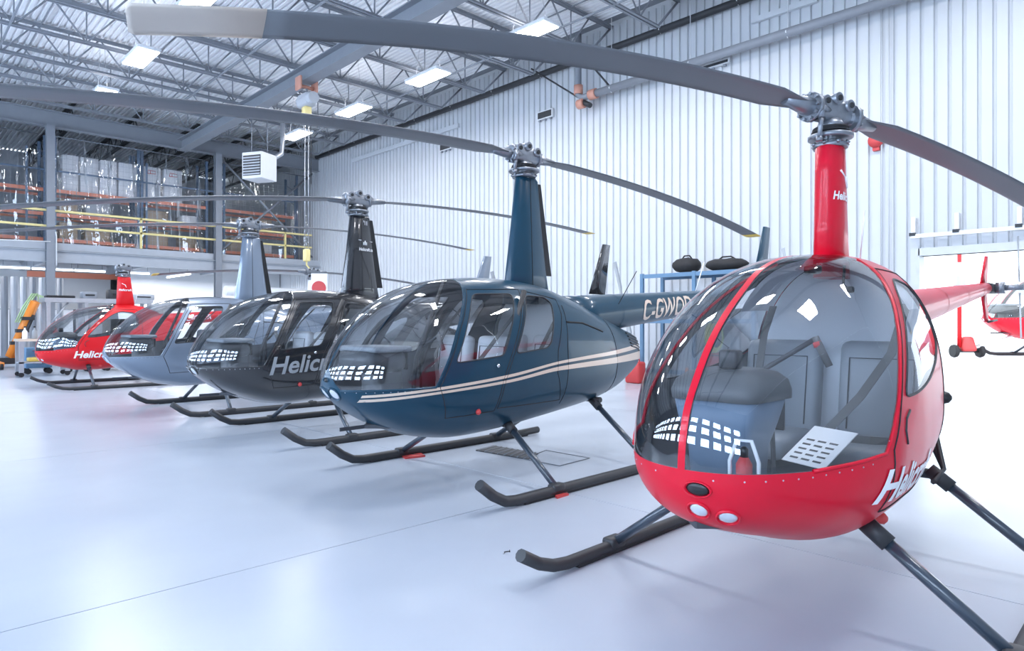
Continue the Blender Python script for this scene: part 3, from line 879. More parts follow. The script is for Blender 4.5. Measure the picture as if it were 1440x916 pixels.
def make_r44(pos, yaw, paint, label, stripes=None, logo=None, reg=None, regmat='tan', seats='leather_white', bulk='white_paint', glass='glass', nblades=2, scale=1.0, z=0.0, logo44=None, teet=.0134, droop=.427):
    h = empty('helicopter', (pos[0], pos[1], z), math.pi+yaw, label=label, cat='helicopter')
    h.scale = (scale,)*3
    cabin_common(h, L44, SH44, paint, WS44, [('fdoor_', FD44, FW44), ('rdoor_', RD44, RW44)], -.12, glass, bulk, dict(floor=.58, post=paint))
    fr = fairing(h, [(1.60, .28, .38, .105), (1.9, .24, .32, .095), (2.4, .165, .245, .078), (2.86, .115, .195, .062), (2.885, .10, .17, .05)], paint)
    MB().add([(-.235, .012, 2.84), (-.235, -.012, 2.84), (-.40, -.012, 1.9), (-.40, .012, 1.9), (-.19, .012, 2.84), (-.19, -.012, 2.84), (-.30, -.012, 1.9), (-.30, .012, 1.9)],
             [(0,1,2,3),(4,5,6,7),(0,3,7,4),(1,2,6,5),(0,1,5,4),(3,2,6,7)]).build('fairing_flange', 'black', fr)
    def mfn(x, zz, off=.004):
        k = (2.86-zz)/(2.86-1.9); f, b, w = .115+.125*k, .195+.125*k, .062+.033*k
        c = x/f if x > 0 else x/b
        c = max(-.98, min(.98, c)); s = math.sqrt(1-c*c)
        return (x, w*s**.85*(1-.25*max(0, -c))+off, zz)
    MB().tube([mfn(-.03, zz, .001) for zz in (2.86, 2.6, 2.3, 2.0, 1.75)], .0035, 5).build('fairing_seam', 'rubber', fr)
    if logo44:
        text_on('lettering', 'Helicraft.ca', .062, lambda u, v: mfn(.02-u, 2.40+v), 'decal_white', fr, .02, .1, .001, .85)
        MB().tube([mfn(.02, 2.545), mfn(-.22, 2.535)], .004, 5).tube([mfn(-.085, 2.54), mfn(-.085, 2.48)], .008, 6).tube([mfn(-.11, 2.52), mfn(-.11, 2.48)], .006, 5).tube([mfn(-.06, 2.52), mfn(-.06, 2.48)], .006, 5).build('emblem', 'decal_white', fr)
        text_on('model_mark', "'11", .08, lambda u, v: mfn(-.06-u, 2.76+v), 'decal_white', fr, .02, 0, .002, .8)
    rotor_head(h, 2.885, 3.09, 0.0, 1.25)
    for k in range(nblades):
        blade(h, math.pi*k, 5.03, .26, 3.09, -teet if k == 0 else teet, droop, r0=.26, pitch=-.06, tip='yellow', tiplen=.16)
    bx = (-.55, 1.46, .235, -5.35, 1.86, .09)
    bo = boom(h, *bx, paint)
    if reg: boom_text(bo, reg, .36, -1.80, *bx, regmat, .006, .12, -.135, .72)
    MB().rbox((-5.75, -.08, 1.78), (-5.32, .08, 1.94), .04, 3).build('tail_gearbox', 'dark', h)
    tail_rotor(h, (-5.6, .32, 1.87), .73, math.radians(70))
    fin(h, 'vertical_fin', ((-5.0, -.03, 1.95), (-5.5, -.03, 1.95)), ((-5.42, -.03, 2.93), (-5.66, -.03, 2.93)), .02, paint)
    fin(h, 'lower_fin', ((-5.05, -.03, 1.78), (-5.5, -.03, 1.78)), ((-5.35, -.03, 1.2), (-5.6, -.03, 1.2)), .02, paint)
    fin(h, 'horizontal_stabilizer', ((-4.7, .05, 1.82), (-5.05, .05, 1.82)), ((-4.75, -.72, 1.82), (-5.05, -.72, 1.82)), .016, paint, plane='xy')
    MB().tube([(-5.3, 0, 1.2), (-5.95, 0, 1.22)], .015, 6).build('tail_guard', 'dark', h)
    skid_gear(h, 1.09, .725, -.62, .50, .60, .38, .26, 1.57, .23, -1.35, .042, xrf=.60, xrr=-.76)
    for x_, z_ in ((.60, .49), (-.76, .60)):
        MB().tube([(x_, -.38, z_), (x_, .38, z_)], .03, 8).build('cross_tube', 'dark', h)
    MB().tube([(-1.25, .25, 1.62), (-1.55, .28, 2.0)], .005, 5).build('antenna', 'rubber', h)
    MB().tube([(-3.3, 0, 1.80), (-3.55, .0, 2.25)], .008, 5).build('antenna', 'white_paint', h)
    disc_at(L44, .0, .965, .035, h, 'air_intake', paint, 'black', 'intake_opening', .45)
    for y in (-.085, .06):
        disc_at(L44, y, .855, .055, h, 'landing_light', paint, 'lamp_glass', 'lamp_lens')
    for s in (1, -1):
        for k in range(5):
            zz = 1.10+.036*k
            seam(L44, [(-1.45-.03*k*0, zz+.05), (-1.66, zz+.02), (-1.84, zz-.02)], s, .011, closed=False).build('cooling_louver', 'black', h)
        seam(L44, [(.01, .64), (.01, 1.2), (-.05, 1.58)], s, .004, closed=False).build('cowl_seam', 'rubber', h)
        seam(L44, [(-.02, 1.42), (-.3, 1.41), (-.68, 1.32)], s, .009, closed=False).build('air_scoop', 'rubber', h)
        seam(L44, [(-.95, .66), (-.95, 1.0), (-.9, 1.45)], s, .004, closed=False).build('cowl_seam', 'rubber', h)
    p = L44.surf(1.12, .67, 1, 0)
    MB().lathe([(.022, 0), (.026, .012), (.012, .03)], 12, tuple(p), 'y').build('fuel_drain', 'red_plain', h)
    p = L44.surf(.95, 1.05, 1, 0)
    MB().lathe([(.018, 0), (.018, .012), (.006, .02)], 10, tuple(p), 'y').build('door_handle', 'chrome', h)
    rivets(L44, [(2.14, .875), (1.57, .888)], h)
    # interior
    for x in (.72, -.02):
        for y in (-.29, .29):
            seat(h, x, y, .66, .45, .46, .56, .12, seats)
    for s in (1, -1):
        strap(h, [(.42, s*.42, 1.60), (.62, s*.42, 1.42), (.86, s*.34, 1.12), (1.0, s*.12, .82)])
        strap(h, [(-.10, s*.42, 1.56), (.0, s*.40, 1.4), (.12, s*.32, 1.12), (.24, s*.12, .82)])
    c = MB().rbox((1.52, -.36, 1.0), (1.92, .16, 1.19), .08, 3).rbox((1.50, -.2, .6), (1.78, .06, 1.05), .05, 3)
    co = c.build('instrument_console', 'console', h)
    MB().rbox((1.50, -.38, 1.17), (1.88, .18, 1.22), .02, 2).build('glare_shield', 'leather_grey', co)
    MB().rbox((1.505, -.3, 1.02), (1.515, .12, 1.16), .004, 1).build('instrument_panel', 'black', co)
    cyo = MB().tube([(1.28, 0, .62), (1.28, -.02, 1.18), (1.27, .0, 1.20), (1.27, .22, 1.30)], .013, 8).build('cyclic_stick', 'dark', h)
    MB().tube([(1.27, .22, 1.31), (1.25, .27, 1.18)], .02, 8).build('cyclic_grip', 'belt', cyo)
    MB().tube([(1.05, .02, 1.78), (1.35, .02, 1.10), (1.40, .02, .64)], .02, 6).build('cabin_post', 'dark', h)
    for s in (1, -1):
        MB().tube([(.5, s*.50, 1.70), (.78, s*.57, 1.22), (.88, s*.57, .95)], .025, 6).build('door_post', 'dark', h)
    if stripes:
        for s in (1, -1):
            ks = [2.14, 1.6, .8, .11, -.8, -1.84]
            def zz(t, v): return pchip([-q for q in ks], v, -t)
            A = [[.850, .900, .970, 1.058, 1.115, 1.165], [.830, .878, .945, 1.032, 1.075, 1.115], [.815, .866, .925, 1.008, 1.045, 1.078], [.790, .846, .900, .970, .985, .985]]
            band(L44, lambda t: (zz(t, A[1]), zz(t, A[0])), 2.06, -1.84, s).build('stripe', stripes, h)
            band(L44, lambda t: (zz(t, A[3]), zz(t, A[2])), 2.06, -1.84, s).build('stripe', stripes, h)
    if logo:
        text_on('lettering', 'Helicraft', .29, lambda u, v: L44.surf(1.515-u, .805+v+.05*u, 1, .004), logo, h, .03, .22, .006, 1.0)
    return h

make_r22((4.1, 1.55), .015, 'red_paint', 'nearest red two-seat helicopter with bubble windshield, at the right front', ang=math.radians(-18.5), teet=.0833, droop=.466, tip0='bladetape')
make_r44((4.76, 4.79), .01, 'teal_paint', 'dark teal helicopter with twin tan stripes, second from the right', stripes='tan', reg='C-GWOD', regmat='tan')
make_r44((4.83, 8.12), 0, 'black_paint', 'glossy black helicopter parked between the teal and the grey one', logo='decal_grey', logo44=True, teet=.08, droop=.40)
make_r44((4.70, 11.46), 0, 'grey_paint', 'blue grey metallic helicopter parked between the black and the far red one', bulk='grey_paint', seats='leather_grey', teet=.07, droop=.41)
make_r22((4.16, 17.22), 0, 'red_paint2', 'small red helicopter at the far left with bladeless rotor head', blades=False, reg='C-GUER', glass='glass_clear')
# ================================================================== MEZZANINE
mz = MB().box((XF, MY, 3.86), (WX, YB, 4.10)).build('mezzanine_floor', 'steel_lt', kind='structure')
ibeam(MB(), (XF, MY + 0.02, 3.44), (WX, MY + 0.02, 0), 0.22, 0.40, axis='x').build('mezzanine_beam', 'steel_lt', label='long grey I-beam along the front edge of the mezzanine', cat='beam')
for k in range(7):
    ibeam(MB(), (-8.0 + 3.1*k, MY + 0.2, 3.5), (0, YB - 0.2, 0), 0.14, 0.34, axis='y').build('floor_beam', 'steel_lt', mz)
hd = MB()
ibeam(hd, (XF, MY + 0.15, 8.02), (WX, MY + 0.15, 0), 0.3, 0.55, axis='x')
hd.build('header_beam', 'steel', label='deep grey roof beam resting on the mezzanine columns', cat='beam')
for n, cx in (('steel column far left beside the orange ladder, outside the picture edge', -1.16), ('left grey steel column in front of the plastic curtain', 4.32), ('right grey steel column beside the hanging heater', 9.80)):
    c = empty('steel_column', (cx, MY - 0.12, 0), label=n, cat='column', group='mezzanine columns')
    ibeam(MB(), (0, 0, 0.02), (0, 0, 8.02), 0.24, 0.24, 0.022, axis='z').build('column_shaft', 'steel', c)
    MB().box((-0.2, -0.2, 0), (0.2, 0.2, 0.02)).build('base_plate', 'steel', c)
# conduit on the left column
MB().tube([(4.47, MY - 0.27, 3.3), (4.47, MY - 0.27, 4.3), (4.45, MY - 0.27, 4.45)], 0.02, 6).tube([(4.3, MY - 0.3, 4.1), (2.2, MY - 0.3, 4.02)], 0.02, 6).build('conduit', 'white_paint', label='thin white conduit running down the left mezzanine column', cat='conduit')
# railing
rl = empty('guard_rail', (0, MY - 0.02, 4.10), label='yellow tubular guard rail along the mezzanine edge', cat='railing')
for z in (0.55, 1.08):
    MB().box((XF + 0.2, -0.035, z - 0.035), (WX - 0.4, 0.035, z + 0.035)).build('rail_bar', 'rail_yellow', rl)
for px_ in (-3.9, 1.6, 7.1, 12.6):
    MB().box((px_ - 0.035, -0.035, 0), (px_ + 0.035, 0.035, 1.1)).build('rail_post', 'rail_yellow', rl)
# racks behind
def rack(x0, x1, y0, y1, zb, levels, top, label, um='post_blue', bmx='rack_orange', deckm=None, cat='rack', name='pallet_rack'):
    r = empty(name, (0, 0, zb), label=label, cat=cat)
    for x in (x0, x1):
        for y in (y0, y1):
            MB().box((x - 0.045, y - 0.04, 0), (x + 0.045, y + 0.04, top)).build('upright', um, r)
        n = int(top/0.6)
        mb = MB()
        for k in range(n):
            mb.tube([(x, y0, 0.1 + k*0.6), (x, y1, 0.1 + (k + 1)*0.6 - 0.05)], 0.015, 4)
        mb.build('brace', um, r)
    for z in levels:
        for y in (y0, y1):
            MB().box((x0 + 0.045, y - 0.03, z - 0.07), (x1 - 0.045, y + 0.03, z + 0.05)).build('beam', bmx, r)
        MB().box((x0 + 0.05, y0 + 0.03, z + 0.02), (x1 - 0.05, y1 - 0.03, z + 0.05)).build('shelf', deckm or 'steel_lt', r)
    return r
RK = [(0.2, 4.4, 'orange and blue pallet rack behind the curtain at far left'), (4.7, 7.38, 'orange and blue pallet rack holding the row of white cartons'), (7.5, 9.9, 'pallet rack behind the curtain beside the right column'), (10.6, 13.8, 'pallet rack in the mezzanine corner behind the heater')]
for x0, x1, lb in RK:
    rack(x0, x1, 28.4, 29.5, 4.10, (0.25, 1.15, 2.0), 3.9, lb)
bx = 0
cl = ['plain', 'second', 'third', 'fourth', 'red-marked', 'last red-marked']
for i, (p0, p1) in enumerate(((88, 112), (114, 140), (142, 166), (168, 196), (201, 228), (232, 258))):
    a, b = on_y(p0, 250, 28.4), on_y(p1, 250, 28.4)
    for lv in (0, 1):
        hgt = 0.66
        z0 = 4.10 + 2.0 + 0.05 + lv*hgt
        c = empty('carton', ((a.x+b.x)/2, 28.92, z0), label='%s white carton from the left, %s layer on the top rack shelf' % (['first', 'second', 'third', 'fourth', 'fifth', 'sixth'][i], ['lower', 'upper'][lv]), cat='box', group='white cartons on the top rack shelf')
        w = (b.x-a.x)*0.96
        MB().rbox((-w/2, -0.40, 0), (w/2, 0.40, hgt - 0.008), 0.012, 1).build('carton_body', 'carton', c)
        MB().box((-w/2 - 0.002, -0.03, hgt*0.7), (w/2 + 0.002, 0.03, hgt - 0.004)).build('packing_tape', 'tan', c)
        if i >= 4 and lv == 1:
            MB().tube([(-0.14, -0.404, 0.38), (0.14, -0.404, 0.40), (0.13, -0.404, 0.50), (-0.12, -0.404, 0.52), (-0.14, -0.404, 0.38)], 0.012, 4).tube([(-0.05, -0.404, 0.40), (-0.05, -0.404, 0.5)], 0.012, 4).build('red_mark', 'red_plain', c)
# tilted panel + odd cartons on lower levels
pn = MB().rbox((-0.3, -0.05, 0), (0.3, 0.05, 1.75), 0.01, 1, mtx=Matrix.Rotation(-0.25, 4, 'Y')).build('panel', 'carton', loc=(2.9, 28.3, 6.2), label='pale flat panel leaning at the left on the top shelf', cat='panel')
rng = random.Random(3)
LB = ['brown carton on the %s shelf of the %s rack']
for x0, x1, nm in ((0.3, 4.3, 'far left'), (4.75, 7.3, 'second'), (7.6, 9.8, 'third'), (10.8, 13.6, 'corner')):
    x = x0 + 0.1
    for k in range(3):
        w = rng.uniform(0.55, 0.85)
        if x + w > x1: break
        for lvn, lz in (('lowest', 0.25), ('middle', 1.15)):
            hh = rng.uniform(0.35, 0.6)
            m = rng.choice(['carton_brown', 'carton', 'steel_lt', 'carton_brown'])
            c = empty('storage_box', (x + w/2, 28.95, 4.10 + lz + 0.05), label='%s box, %s shelf of the %s mezzanine rack, %s from left' % ({'carton_brown': 'brown', 'carton': 'white', 'steel_lt': 'grey'}[m], lvn, nm, ['first', 'second', 'third'][k]), cat='box', group='boxes on the mezzanine racks')
            MB().rbox((-w*0.46, -0.4, 0), (w*0.46, 0.4, hh), 0.012, 1).build('box_body', m, c)
            MB().box((-w*0.47, -0.41, hh), (w*0.47, 0.41, hh + 0.03)).build('box_lid', m, c)
        x += w + rng.uniform(0.15, 0.5)
# clear plastic curtains
def curtain(x0, x1, label, seed):
    r2 = random.Random(seed); n, m = 110, 26; vs = []
    ph = [r2.uniform(0, 6.28) for _ in range(6)]
    for j in range(m + 1):
        t = j/m; z = 4.103 + 3.76*t
        for i in range(n + 1):
            u = i/n; x = x0 + (x1-x0)*u
            d = 0.09*math.sin(u*9+ph[5]+2.5*(1-t)**2)*(1-0.6*t) + 0.05*math.sin(u*38+ph[0]+(4*(u-.5))*(1-t)+1.2*math.sin(t*5+ph[1])) + 0.028*math.sin(u*83+ph[2]+3*t) + 0.05*math.sin(t*9+ph[3]+6*(u-0.5)**2*4)*(1-t) + 0.012*math.sin(u*190+ph[4]+9*t) + r2.uniform(-.008, .008)
            vs.append((x, d, z))
    fs = [(j*(n+1)+i, j*(n+1)+i+1, (j+1)*(n+1)+i+1, (j+1)*(n+1)+i) for j in range(m) for i in range(n)]
    o = MB().add(vs, fs, True).build('plastic_curtain', 'plastic', loc=(0, 27.75, 0), label=label, cat='curtain', group='clear plastic curtains on the mezzanine')
    MB().tube([(x0, 0, 7.88), (x1, 0, 7.88)], 0.02, 6).build('curtain_rod', 'steel', o)
    return o
curtain(-1.0, 4.1, 'clear plastic curtain left of the left steel column', 1)
curtain(4.5, 9.6, 'clear crinkled plastic curtain between the two steel columns', 2)
curtain(10.0, 14.0, 'clear plastic curtain right of the right steel column', 4)
# wire guard behind the curtain
wg = empty('wire_guard', (0, 28.15, 4.10), label='fine wire mesh guard panel behind the plastic curtain', cat='mesh guard')
mb = MB()
for k in range(0, 68): mb.box((0.2 + k*0.2, -0.0025, 0.1), (0.205 + k*0.2, 0.0025, 3.3))
for k in range(0, 19): mb.box((0.2, -0.0025, 0.1 + k*0.178), (13.6, 0.0025, 0.105 + k*0.178))
o = mb.build('mesh_wires', 'steel_lt', wg); o['kind'] = 'stuff'
for x in (0.2, 3.85, 7.6, 10.5, 13.6):
    MB().box((x - 0.03, -0.03, 0), (x + 0.03, 0.03, 3.4)).build('guard_post', 'post_blue', wg)
for z in (2.65,):
    MB().box((0.2, -0.03, z - 0.03), (13.6, -0.006, z + 0.03)).build('guard_rail_bar', 'post_blue', wg)
# X brace in the right bay
xb = empty('cross_brace', (0, MY + 0.1, 0), label='crossed grey steel angle braces in the bay right of the right column', cat='brace')
for a, b in (((10.0, 7.9), (13.9, 4.25)), ((10.0, 4.25), (13.9, 7.9))):
    MB().tube([(a[0], 0, a[1]), (b[0], 0.03, b[1])], 0.075, 4, flat=0.6).build('brace_bar', 'steel', xb)
# mezzanine roof joists (run the other way)
for k in range(8):
    x = -1 + k*2.05
    j = empty('mezzanine_joist', (x, 0, 0), parent=ceiling)
    MB().box((-0.07, MY + 0.4, 9.12), (0.07, YB - 0.1, 9.2)).build('top_chord', 'dark', j)
    MB().box((-0.06, MY + 0.6, 8.42), (0.06, YB - 0.1, 8.5)).build('bottom_chord', 'dark', j)
    zz = MB(); y = MY + 0.6
    while y < YB - 1.3:
        zz.tube([(0, y, 8.46), (0, y + 0.6, 9.15)], 0.02, 4).tube([(0, y + 0.6, 9.15), (0, y + 1.2, 8.46)], 0.02, 4); y += 1.2
    zz.build('web', 'dark', j)
# ------------------------------------------------------------------ hanging things
ht = at_d(365, 254, 21.0)
hr = empty('unit_heater', (ht.x, ht.y, ht.z), math.radians(-62), label='white louvered unit heater hanging in front of the mezzanine', cat='heater')
MB().rbox((-0.37, -0.36, 0.0), (0.37, 0.36, 0.82), 0.02, 2, taper=None).build('casing', 'heater', hr)
for k in range(7):
    MB().box((-0.31, -0.40, 0.12 + k*0.085), (0.31, -0.355, 0.155 + k*0.085), Matrix.Rotation(0.5, 3, 'X'), (0, -0.37, 0.14 + k*0.085)).build('louver', 'steel_lt', hr)
MB().box((-0.33, -0.365, 0.09), (0.33, -0.358, 0.72)).build('louver_recess', 'dark', hr)
for s in (-1, 1):
    MB().tube([(s*0.3, 0, 0.82), (s*0.3, 0, 8.3 - ht.z)], 0.012, 6).build('hanger_rod', 'steel', hr)
MB().tube([(0.2, 0.3, 0.7), (0.25, 0.75, 1.0), (0.25, 0.8, 1.4), (0.25, 0.8, 2.0)], 0.075, 12).build('flue_pipe', 'alu', hr)
HY = 16.8
hs = empty('chain_hoist', (8.45, HY, 0), label='electric chain hoist with orange trolley hanging from the overhead beam', cat='hoist')
for s in (-1, 1):
    MB().rbox((s*0.23 - 0.035, -0.16, 7.62), (s*0.23 + 0.035, 0.16, 7.98), 0.03, 2).build('trolley_plate', 'pipe_orange', hs)
MB().tube([(-0.23, 0, 7.74), (0.23, 0, 7.74)], 0.05, 8).build('trolley_pin', 'pipe_orange', hs)
MB().rbox((-0.16, -0.28, 7.2), (0.16, 0.28, 7.55), 0.07, 3).lathe([(0.15, -0.42), (0.17, -0.3), (0.17, 0.3), (0.12, 0.36)], 16, (0, 0, 7.38), 'y').build('hoist_body', 'steel_lt', hs)
MB().rbox((-0.1, -0.12, 6.85), (0.1, 0.12, 7.22), 0.04, 2).build('chain_bag', 'rail_yellow', hs)
MB().tube([(0.0, 0, 7.55), (0, 0, 7.76)], 0.03, 8).build('suspension_hook', 'steel', hs)
for s, z0 in ((-0.05, 3.35), (0.05, 3.35)):
    MB().tube([(s, 0.0, 6.9), (s, 0.0, z0)], 0.012, 5).build('load_chain', 'alu', hs)
MB().tube([(0.22, 0.2, 7.3), (0.24, 0.22, 5.2)], 0.01, 5).build('control_cable', 'rubber', hs)
MB().rbox((-0.08, -0.08, 3.05), (0.08, 0.08, 3.38), 0.03, 2).build('hook_block', 'rail_yellow', hs)
MB().tube([(0, 0, 3.06), (0, 0, 2.95), (0.07, 0, 2.88), (0.05, 0, 2.8), (-0.02, 0, 2.79), (-0.06, 0, 2.83)], 0.024, 8).build('hook', 'rail_yellow', hs)
# ------------------------------------------------------------------ right wall fittings
pp = MB().tube([(WX - 0.16, 2.0, 8.62), (WX - 0.16, MY, 8.62)], 0.085, 10)
po = pp.build('dark_pipe', 'dark', label='long dark pipe running along the top of the white wall', cat='pipe')
for k in range(12):
    y = 3.2 + 2.05*k
    MB().tube([(WX - 0.16, y, 8.53), (WX - 0.25, y, 8.62), (WX - 0.16, y, 8.72), (WX - 0.10, y, 9.25)], 0.012, 5).build('pipe_hanger', 'white_paint', po)
q0, q1 = on_x(842, 137, WX - 0.3), on_x(1290, 0, WX - 0.3)
sp = empty('sprinkler_pipe', (0, 0, 0), label='grey sprinkler pipe with orange couplings along the white wall', cat='pipe')
MB().tube([(WX - 0.4, q0.y, 7.46), (WX - 0.4, 2.0, 7.46)], 0.10, 12).build('pipe_run', 'steel', sp)
for k in range(4):
    y = q0.y - 0.5 - 2.3*k
    MB().tube([(WX - 0.4, y, 7.34), (WX - 0.51, y, 7.46), (WX - 0.4, y, 7.58), (WX - 0.4, y, 9.28)], 0.012, 5).build('pipe_hanger', 'white_paint', sp)
cpl = lambda a, b, r: MB().tube([a, b], r, 12).build('coupling', 'pipe_orange', sp)
E = Vector((WX - 0.4, q0.y, 7.46))
cpl(E, E + Vector((0, 0.22, 0)), 0.135)
MB().tube([E + Vector((0, 0.2, 0)), E + Vector((0, 0.5, 0.0)), E + Vector((0, 0.62, 0.1)), E + Vector((0, 0.62, 0.9)), E + Vector((0, 0.62, 1.75))], 0.085, 10).build('riser', 'steel', sp)
cpl(E + Vector((0, 0.62, 0.12)), E + Vector((0, 0.62, 0.36)), 0.125)
cpl(E + Vector((0, 0.42, -0.16)), E + Vector((0, 0.62, -0.16)), 0.13)
MB().tube([E + Vector((0, 0.5, -0.1)), E + Vector((0, 0.2, -0.28))], 0.07, 8).build('drain_valve', 'dark', sp)
MB().tube([E + Vector((0, 0.5, -0.05)), E + Vector((0, 2.4, 1.3))], 0.025, 6).build('sway_brace', 'dark', sp)
MB().tube([E + Vector((0, -0.5, 0.0)), E + Vector((0, 0.6, 1.3))], 0.025, 6).build('sway_brace', 'dark', sp)
for lb, px, py, w, hh in (('dark louvered wall vent below the sprinkler couplings', 769, 162, 0.62, 0.24), ('small dark wall vent left of the teal rotor head', 629, 207, 0.62, 0.24), ('long dark wall fitting under the sprinkler pipe', 1005, 93, 0.85, 0.12)):
    p = on_x(px, py, WX)
    v = empty('wall_vent', p, label=lb, cat='vent', group='wall vents')
    MB().box((-0.10, -w/2, -hh/2), (-0.02, w/2, hh/2)).build('vent_frame', 'heater', v)
    MB().box((-0.105, -w/2 + 0.04, -hh/2 + 0.03), (-0.099, w/2 - 0.04, hh/2 - 0.03)).build('vent_grille', 'dark', v)
    for s in (-1, 0, 1):
        MB().box((-0.10, s*w*0.35 - 0.03, -hh/2 - 0.05), (-0.04, s*w*0.35 + 0.03, -hh/2)).build('vent_tab', 'steel', v)
p0, p1 = on_x(497, 226, WX - 0.06), on_x(645, 172, WX - 0.06)
MB().box((WX - 0.10, p1.y, (p0.z+p1.z)/2 - 0.12), (WX - 0.01, p0.y, (p0.z+p1.z)/2 + 0.02)).build('trim_1', 'wallwhite', kind='structure')
p0, p1 = on_x(1058, 30, WX - 0.05), on_x(1150, -5, WX - 0.05)
MB().box((WX - 0.10, p1.y, p0.z - 0.06), (WX - 0.01, p0.y, p0.z + 0.06)).build('trim_2', 'wallwhite', kind='structure')
b = on_x(1231, 197, WX - 0.1)
bl = empty('alarm_bell', b, label='red round alarm bell on the white wall behind the red mast', cat='bell')
MB().lathe([(0.03, 0.09), (0.13, 0.07), (0.145, 0.03), (0.14, 0.0), (0.06, -0.04), (0.01, -0.05)], 24, (0, 0, 0), 'x').build('gong', 'red_plain', bl)
MB().box((0.02, -0.06, -0.2), (0.09, 0.06, -0.1)).build('backbox', 'red_plain', bl)
for px in (1251, 1241):
    p = on_x(px, 200, WX)
    MB().tube([(WX - 0.05, p.y, 0.3), (WX - 0.05, p.y, 9.2)], 0.012, 6).build('wall_conduit', 'wallwhite', label='thin vertical grey conduit on the white wall, %s of the pair' % ('right' if px == 1251 else 'left'), cat='conduit')
# ------------------------------------------------------------------ blue shelving along the right wall
s0, s1 = on_x(903, 400, 13.1), on_x(1060, 400, 13.1)
sh = empty('blue_shelving', (13.1, 0, 0), label='long blue steel shelving against the white wall behind the tails', cat='shelving')
for yy in (s0.y, (s0.y+s1.y)/2, s1.y):
    for xx in (0, 0.85):
        MB().box((xx - 0.035, yy - 0.04, 0), (xx + 0.035, yy + 0.04, 2.55)).build('upright', 'rack_blue', sh)
for z in (0.3, 1.45, 2.5):
    for xx in (0, 0.85):
        MB().box((xx - 0.025, s1.y, z - 0.06), (xx + 0.025, s0.y, z + 0.03)).build('beam', 'rack_blue', sh)
    MB().box((0.03, s1.y + 0.03, z), (0.82, s0.y - 0.03, z + 0.035)).build('shelf', 'steel_lt', sh)
def lump(name, loc, sx, sy, sz, material, label, cat, seed=1, group=None):
    r2 = random.Random(seed); rings = []
    for k in range(9):
        t = -1 + 2*k/8; rr = math.sqrt(max(0.02, 1-abs(t)**2.6))
        rings.append([(sx*rr*math.cos(a)*(1+r2.uniform(-.1, .1)), sy*t, max(0, sz*0.5+sz*0.5*rr*math.sin(a)*(1+r2.uniform(-.12, .12)))) for a in [2*math.pi*j/14 for j in range(14)]])
    root = empty(name, loc, label=label, cat=cat, group=group)
    MB().loft(rings).build(name + '_body', material, root)
    MB().tube([(0, -sy*0.4, sz*0.9), (0, -sy*0.2, sz*1.12), (0, sy*0.2, sz*1.12), (0, sy*0.4, sz*0.9)], 0.018, 6).build('carry_strap', 'rubber', root)
    return root
for px, py, sy, sz, lb in ((966, 385, .33, .36, 'lumpy black cover bag on top of the blue shelving, left one'), (1022, 383, .5, .28, 'long black bag on top of the blue shelving, right one')):
    p = on_x(px, py, 13.5)
    lump('black_bag', (13.5, p.y, 2.535), .3, sy, sz, 'rubber', lb, 'bag', int(px), 'black bags on the shelving')
p = on_x(985, 470, 13.3); lump('blue_bag', (13.3, p.y, 1.485), .2, .22, .5, 'rack_blue', 'dark blue bag on the middle shelf seen through the red helicopter windshield', 'bag', 5)
p = on_x(1008, 470, 13.2)
cr = empty('rope_coil', (13.2, p.y, 1.0), label='yellow green rope coil hanging from the blue shelving', cat='rope')
for k in range(6):
    MB().tube([(-0.12 + 0.02*k, 0.22*math.cos(t)*(1-0.07*k), 0.1+0.34*math.sin(t)*(1-0.05*k)) for t in [2*math.pi*j/18 for j in range(19)]], 0.014, 5, cap=False).build('rope_loop', 'rail_yellow' if k % 2 else 'green_hose', cr)
p = on_x(1000, 520, 13.0)
rc = empty('red_tool_case', (13.4, p.y, 0.335), label='red tool case on the lowest shelf of the blue shelving', cat='case')
MB().rbox((-.22, -.35, 0), (.22, .35, .42), .04, 2).build('case_body', 'red_plain', rc); MB().tube([(-.23, -.1, .36), (-.28, -.1, .36), (-.28, .1, .36), (-.23, .1, .36)], .015, 6).build('case_handle', 'black', rc)
p = on_z(963, 530)
cn = empty('traffic_cone', (12.6, on_x(966, 520, 12.6).y, 0), label='small orange traffic cone in front of the blue shelving', cat='cone')
MB().lathe([(.12, .03), (.10, .1), (.03, .42), (.02, .44)], 16).build('cone_body', 'orange', cn); MB().rbox((-.16, -.16, 0), (.16, .16, .035), .02, 2).build('cone_base', 'orange', cn); MB().lathe([(.079, .19), (.062, .27)], 16).build('cone_band', 'decal_white', cn)
p = on_x(897, 500, 12.9)
gc = empty('red_fuel_can', (12.8, p.y, 0), label='red fuel can on the floor at the left end of the blue shelving', cat='can')
MB().rbox((-.15, -.2, 0), (.15, .2, .5), .05, 2).build('can_body', 'red_plain', gc); MB().tube([(0, -.12, .5), (0, -.1, .58), (0, .1, .58), (0, .12, .5)], .018, 6).build('can_handle', 'red_plain', gc); MB().tube([(0, .16, .48), (0, .24, .62)], .02, 6).build('can_spout', 'black', gc)
